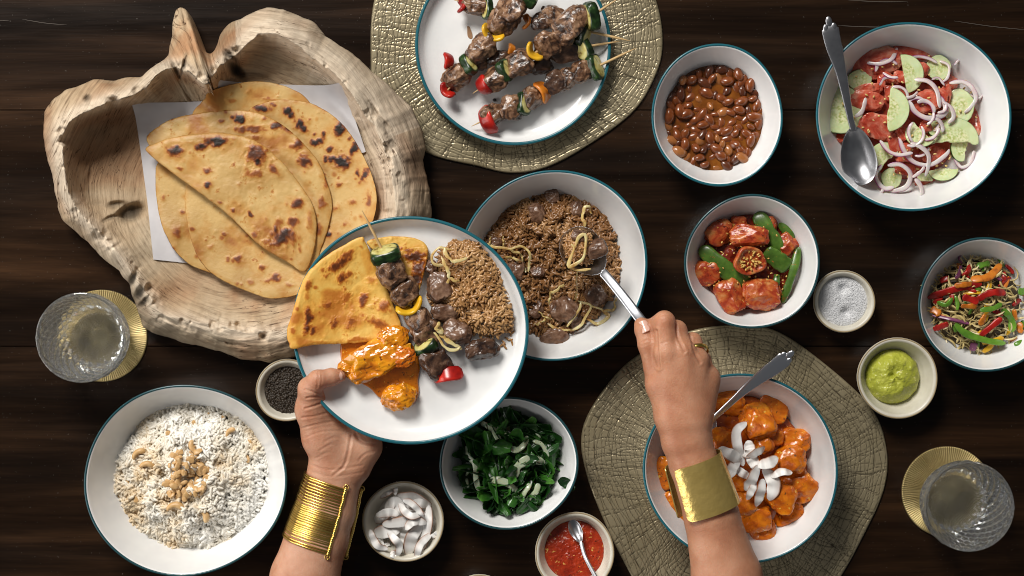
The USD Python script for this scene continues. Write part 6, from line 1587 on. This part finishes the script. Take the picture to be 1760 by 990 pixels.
skin("skin_palm", [(0.34, (0.40, 0.17, 0.095)), (0.5, (0.49, 0.245, 0.15)), (0.66, (0.56, 0.31, 0.205))])
skin("skin_arm", [(0.32, (0.37, 0.15, 0.08)), (0.5, (0.46, 0.21, 0.118)), (0.66, (0.53, 0.265, 0.16))])
simple("fingernail", (0.70, 0.44, 0.35), 0.22, coat_weight=0.3)
noisy("gold_wire", [(0.3, (0.62, 0.42, 0.10)), (0.7, (0.78, 0.56, 0.17))], 60, rough=0.24, metallic=1.0)
noisy("hammered_gold", [(0.3, (0.60, 0.42, 0.12)), (0.7, (0.74, 0.54, 0.18))], 30, rough=0.26, metallic=0.72, bump=0.3, bscale=190, bdist=0.0016)

K = lambda x, y, z: W(x, y, z)
person = thing("person", W(890, 1090, 0.05), "person seen as two bare forearms, one hand holding up a plate, one serving rice", "person")


def arm_bones(stations):
    """Stations (x, y, z, half width, half height) along a flattened limb: two or three capsules side by side."""
    out = []
    st = [np.array(s, float) for s in stations]
    ps = [K(*s[:3]) for s in st]
    for i in range(len(st) - 1):
        a, c = ps[i], ps[i + 1]
        d = (c - a) / np.linalg.norm(c - a)
        sd = np.cross(d, [0, 0, 1.0]); sd /= np.linalg.norm(sd)
        for sg in (-1, 0, 1):
            oa, oc = max(st[i][3] - st[i][4], 0), max(st[i + 1][3] - st[i + 1][4], 0)
            out.append((a + sg * sd * oa, c + sg * sd * oc, st[i][4], st[i + 1][4], 0.006))
    return out


# left arm: palm up, thumb over the rim, fingers spread flat under the plate
zp = HZ
lb = arm_bones([(497, 1095, zp - .028, .041, .035), (524, 992, zp - .024, .0375, .031), (545, 922, zp - .021, .0345, .027), (560, 875, zp - .019, .0325, .0245), (578, 806, zp - .017, .0300, .021), (586, 772, zp - .016, .0310, .020)])
lb += [(K(578, 800, zp - .015), K(556, 752, zp - .008), .021, .0225), (K(556, 752, zp - .008), K(537, 702, zp + .004), .0225, .0185), (K(575, 770, zp - .012), K(566, 715, zp - .012), .020, .016),
       (K(537, 706, zp + .004), K(533, 668, zp + .020), .0180, .0130, .006), (K(533, 668, zp + .020), K(546, 653, zp + .029), .0125, .0105, .004), (K(546, 653, zp + .029), K(570, 648, zp + .0235), .0103, .0092, .004), (K(570, 648, zp + .0235), K(584, 646.5, zp + .0195), .0092, .0068, .004),
       (K(610, 800, zp - .016), K(628, 768, zp - .014), .0190, .0175), (K(628, 768, zp - .014), K(636, 738, zp - .0145), .0165, .0125), (K(590, 775, zp - .016), K(602, 720, zp - .015), .020, .0140), (K(602, 770, zp - .014), K(622, 728, zp - .015), .019, .0130)]
for (bx, by), (mx, my), (tx, ty) in (((578, 705), (612, 640), (640, 585)), ((600, 700), (652, 648), (690, 598)), ((620, 712), (678, 668), (720, 628)), ((634, 738), (684, 708), (724, 676))):
    lb += [(K(bx, by, zp - .0145), K(mx, my, zp - .0100), .0108, .0090, .005), (K(mx, my, zp - .0100), K(tx, ty, zp - .0085), .0090, .0072, .004)]
v, f = limb(lb)
LN = [(((528, 700), (548, 694), (566, 686)), zp, .0011, .0011), (((522, 716), (548, 712), (575, 705)), zp, .0007, .0011), (((520, 735), (548, 727), (585, 722)), zp, .0006, .0010), (((524, 752), (555, 740), (592, 740)), zp, .0005, .0010), (((530, 682), (545, 680), (556, 680)), zp + .01, .0012, .0010), (((526, 668), (540, 672), (551, 676)), zp + .02, .0009, .0010),
      (((548, 640), (549, 652), (546, 666)), zp + .03, .0007, .0009), (((553, 641), (554, 652), (552, 664)), zp + .03, .0005, .0008), (((604, 748), (600, 775), (592, 800), (575, 815)), zp, .0009, .0014), (((611, 745), (622, 760), (648, 765)), zp, .0010, .0013), (((618, 790), (628, 780), (645, 775)), zp, .0005, .0012), (((536, 800), (570, 806), (622, 800)), zp, .0006, .0012), (((538, 812), (572, 818), (622, 812)), zp, .0005, .0012),
      (((560, 757), (580, 750), (602, 765)), zp, .0004, .0012), (((552, 772), (575, 762), (600, 780)), zp, .0004, .0012), (((545, 786), (570, 776), (598, 792)), zp, .0003, .0012)]
v = crease(v, f, LN)
put(person, "left_arm", (v, f), "skin_palm")


def nail(c, d, up, l, w, name_parent):
    d = np.asarray(d, float); d /= np.linalg.norm(d)
    up = np.asarray(up, float); up -= d * (up @ d); up /= np.linalg.norm(up)
    s = np.cross(up, d)
    u, q = np.meshgrid(np.linspace(-1, 1, 15), np.linspace(-1, 1, 13))
    x, y = u * l / 2 * (1 - 0.12 * q ** 2), q * w / 2 * (1 - 0.18 * np.abs(u) ** 3)
    z = -0.55 * (y ** 2) / (w / 2) - 0.03 * (x ** 2) / l
    P = c + x[..., None] * d + y[..., None] * s + z[..., None] * up
    T = P.reshape(-1, 3); Bt = T - up * 0.0012
    g = grid_faces(13, 15, False); N = len(T)
    e = np.array([i for i in range(15)] + [i * 15 + 14 for i in range(1, 13)] + [12 * 15 + i for i in range(13, -1, -1)] + [i * 15 for i in range(11, 0, -1)])
    e2 = np.roll(e, -1)
    put(name_parent, "fingernail", fixn((np.vstack([T, Bt]), np.vstack([g, g[:, ::-1] + N, np.stack([e, e2, e2 + N, e + N], 1)[:, ::-1]]))), "fingernail", smooth=50)


nail(K(579, 645, zp + .0300), K(590, 644, zp + .0245) - K(568, 647, zp + .0325), (0, .25, 1), .0145, .0105, person)

# right arm: back of the hand up, thumb and bent fingers round the spoon's handle
rbn = arm_bones([(1276, 1100, .118, .040, .034), (1249, 992, .122, .0375, .030), (1223, 888, .127, .0290, .0245), (1192, 796, .133, .0256, .0215), (1180, 757, .136, .0262, .0200), (1175, 715, .138, .0310, .0180)])
rbn += [(K(1166, 725, .140), K(1146, 606, .146), .0170, .0130), (K(1178, 725, .142), K(1174, 604, .146), .0165, .0130), (K(1190, 722, .140), K(1199, 620, .139), .0160, .0125), (K(1196, 718, .136), K(1216, 648, .129), .0160, .0125), (K(1205, 690, .130), K(1215, 655, .127), .0150, .0130),
        (K(1146, 606, .146), K(1142, 556, .1455), .0125, .0112, .005), (K(1142, 551, .1455), K(1120, 563, .124), .0110, .0090, .004), (K(1120, 563, .124), K(1107, 582, .106), .0088, .0072, .004),
        (K(1172, 602, .144), K(1163, 568, .134), .0122, .0108, .005), (K(1163, 568, .134), K(1136, 582, .112), .0104, .0088, .004), (K(1136, 582, .112), K(1118, 600, .103), .0086, .0070, .004),
        (K(1197, 618, .136), K(1190, 588, .124), .0118, .0102, .005), (K(1190, 588, .124), K(1158, 602, .107), .0098, .0084, .004), (K(1158, 602, .107), K(1136, 618, .102), .0082, .0068, .004),
        (K(1214, 648, .127), K(1207, 618, .115), .0108, .0092, .005), (K(1207, 618, .115), K(1180, 628, .103), .0090, .0075, .004), (K(1180, 628, .103), K(1158, 638, .101), .0075, .0062, .004),
        (K(1158, 715, .134), K(1136, 660, .134), .0190, .0165), (K(1136, 662, .134), K(1125, 632, .132), .0160, .0115, .005), (K(1125, 632, .132), K(1114, 592, .1335), .0112, .0108, .004), (K(1114, 592, .1335), K(1106, 566, .131), .0106, .0094, .004), (K(1106, 566, .131), K(1102, 557, .1285), .0094, .0074, .004)]
v, f = limb(rbn)
v = crease(v, f, [(((1103, 588), (1113, 584), (1124, 586)), .14, .0006, .0009), (((1102, 594), (1113, 591), (1125, 594)), .14, .0005, .0009), (((1126, 568), (1127, 600), (1130, 630)), .135, .0022, .0015), (((1136, 590), (1150, 586), (1164, 592)), .15, .0004, .0010), (((1132, 543), (1144, 541), (1154, 545)), .15, .0004, .0009), (((1161, 556), (1164, 580), (1174, 604)), .14, .0014, .0013), (((1186, 580), (1189, 600), (1200, 622)), .13, .0012, .0013)])
put(person, "right_arm", (v, f), "skin_arm")
nail(K(1105.5, 561, .1408), K(1101, 549, .1358) - K(1110, 573, .1430), (-.25, .1, 1), .0142, .0112, person)

# wire cuff on the left wrist: many gold wires joined by two beaded bars
lst = np.array([(524, 992, zp - .024, .0375, .031), (545, 922, zp - .021, .0345, .027), (560, 875, zp - .019, .0325, .0245), (578, 806, zp - .017, .0300, .021)])


def station(t, st):
    """Centre, axis and half sizes at share t along the stations."""
    u = np.linspace(0, 1, len(st))
    q = np.array([np.interp(t, u, st[:, k]) for k in range(5)])
    return K(*q[:3]), q[3], q[4]


axis = K(578, 806, zp - .017) - K(524, 992, zp - .024)
axis /= np.linalg.norm(axis)
sidev = np.cross(axis, [0, 0, 1.0]); sidev /= np.linalg.norm(sidev)
upv = np.cross(sidev, axis)
cuff = thing("wire_cuff", station(.5, lst)[0] - [0, 0, .03], "wide cuff of stacked gold wires with beaded bars on the left wrist", "bracelet")
ts = np.linspace(0.27, 0.895, 29)
bar1, bar2 = [], []
rs = np.random.RandomState(2)
for i, t in enumerate(ts):
    c, wh, hh = station(t, lst)
    c = c + axis * rs.normal(0, .0003)
    ang = np.radians(np.linspace(63, 356, 64)) + rs.normal(0, .004)
    g = 0.0016 + rs.uniform(0, .0006)
    lag = 0.004 * np.cos(ang)
    ring = c + ((wh - hh) * np.clip(np.cos(ang) * 1.6, -1, 1) + (hh + g) * np.cos(ang))[:, None] * sidev + ((hh + g + .0006) * np.sin(ang))[:, None] * upv - lag[:, None] * axis * 0.4
    put(cuff, "wire", sweep(ring, 0.0023, 0.0023, 8, up=axis + 0.01, taper=0), "gold_wire")
    bar1.append(ring[0]); bar2.append(ring[-1])
for pts in (bar1, bar2):
    pts = np.array(pts)
    rod = spline(np.vstack([pts[0] - axis * .003, pts[::4], pts[-1] + axis * .003]), 40)
    b_ = put(cuff, "clasp_bar", sweep(rod, 0.0026, 0.0026, 8, up=upv), "gold_wire")
    for i, q in enumerate(spline(pts, 30)):
        vv, ff = ico(2)
        put(b_, "bead", (vv * [.0021, .0021, .0021] + q, ff), "gold_wire")
    for q in (rod[0], rod[-1]):
        a = np.linspace(0, 2 * np.pi, 24)
        put(b_, "end_loop", sweep(q + 0.0026 * (np.cos(a)[:, None] * axis + np.sin(a)[:, None] * sidev), .0014, .0014, 6, up=upv), "gold_wire")

# hammered gold cuff on the right forearm, open on its left side
rst = np.array([(1249, 992, .122, .0375, .030), (1223, 888, .127, .0290, .0245), (1192, 796, .133, .0256, .0215), (1180, 757, .136, .0262, .0200)])
axis = K(1192, 796, .133) - K(1223, 888, .127); axis /= np.linalg.norm(axis)
sidev = np.cross(axis, [0, 0, 1.0]); sidev /= np.linalg.norm(sidev)
upv = np.cross(sidev, axis)
P = []
for t in np.linspace(0, 1, 34):
    px_, py_ = 1222 + (1194 - 1222) * t, 877 + (789 - 877) * t
    c = K(px_, py_, .129 + .004 * t)
    s = np.interp(py_, [757, 796, 888, 992], [.0258, .0256, .0290, .0375]); hh = np.interp(py_, [757, 796, 888, 992], [.0202, .0215, .0245, .030])
    rnd = np.sqrt(1 - np.clip((abs(2 * t - 1) - 0.82) / 0.18, 0, 1) ** 2)
    ang = np.radians(np.linspace(142 - 9 * (1 - rnd), -166 + 9 * (1 - rnd), 90))
    gap = np.interp(np.degrees(ang), [-166, -120, -60, 60, 100, 142], [.0075, .0050, .0028, .0026, .0034, .0052])
    P.append(c + ((s - hh) * np.clip(np.cos(ang) * 1.15, -1, 1) + (hh + gap + .0006) * np.cos(ang))[:, None] * sidev + ((hh + gap + .0016) * np.sin(ang))[:, None] * upv)
P = np.array(P)
ctr = P.mean(1, keepdims=True)
nrm = (P - ctr); nrm /= np.linalg.norm(nrm, axis=-1, keepdims=True)
wob_ = 0.00035 * (meshkit.fbm(P * 160, 3, 4) - .5)
T = (P + nrm * (0.0012 + wob_[..., None])).reshape(-1, 3); I_ = P.reshape(-1, 3)
nu, nv = P.shape[:2]
g = grid_faces(nu, nv, False); N = len(T)
e = np.array([i for i in range(nv)] + [i * nv + nv - 1 for i in range(1, nu)] + [(nu - 1) * nv + i for i in range(nv - 2, -1, -1)] + [i * nv for i in range(nu - 2, 0, -1)])
e2 = np.roll(e, -1)
put(None, "gold_cuff", fixn((np.vstack([T, I_]), np.vstack([g, g[:, ::-1] + N, np.stack([e, e2, e2 + N, e + N], 1)[:, ::-1]]))), "hammered_gold", "broad hammered gold cuff open at one side, on the right forearm", "bracelet", smooth=50)

# gold ring on the ring finger
d = K(1190, 588, .124) - K(1197, 618, .136); d /= np.linalg.norm(d)
s = np.cross(d, [0, 0, 1.0]); s /= np.linalg.norm(s)
u_ = np.cross(s, d)
a = np.linspace(0, 2 * np.pi, 48)
c = K(1197, 604, .131)
put(None, "finger_ring", sweep(c + 0.0126 * np.cos(a)[:, None] * s + 0.0126 * np.sin(a)[:, None] * u_, .0050, .0022, 10, up=(np.cos(a)[:, None] * s + np.sin(a)[:, None] * u_)), "gold_wire", "gold ring on the finger of the right hand holding the serving spoon", "ring")
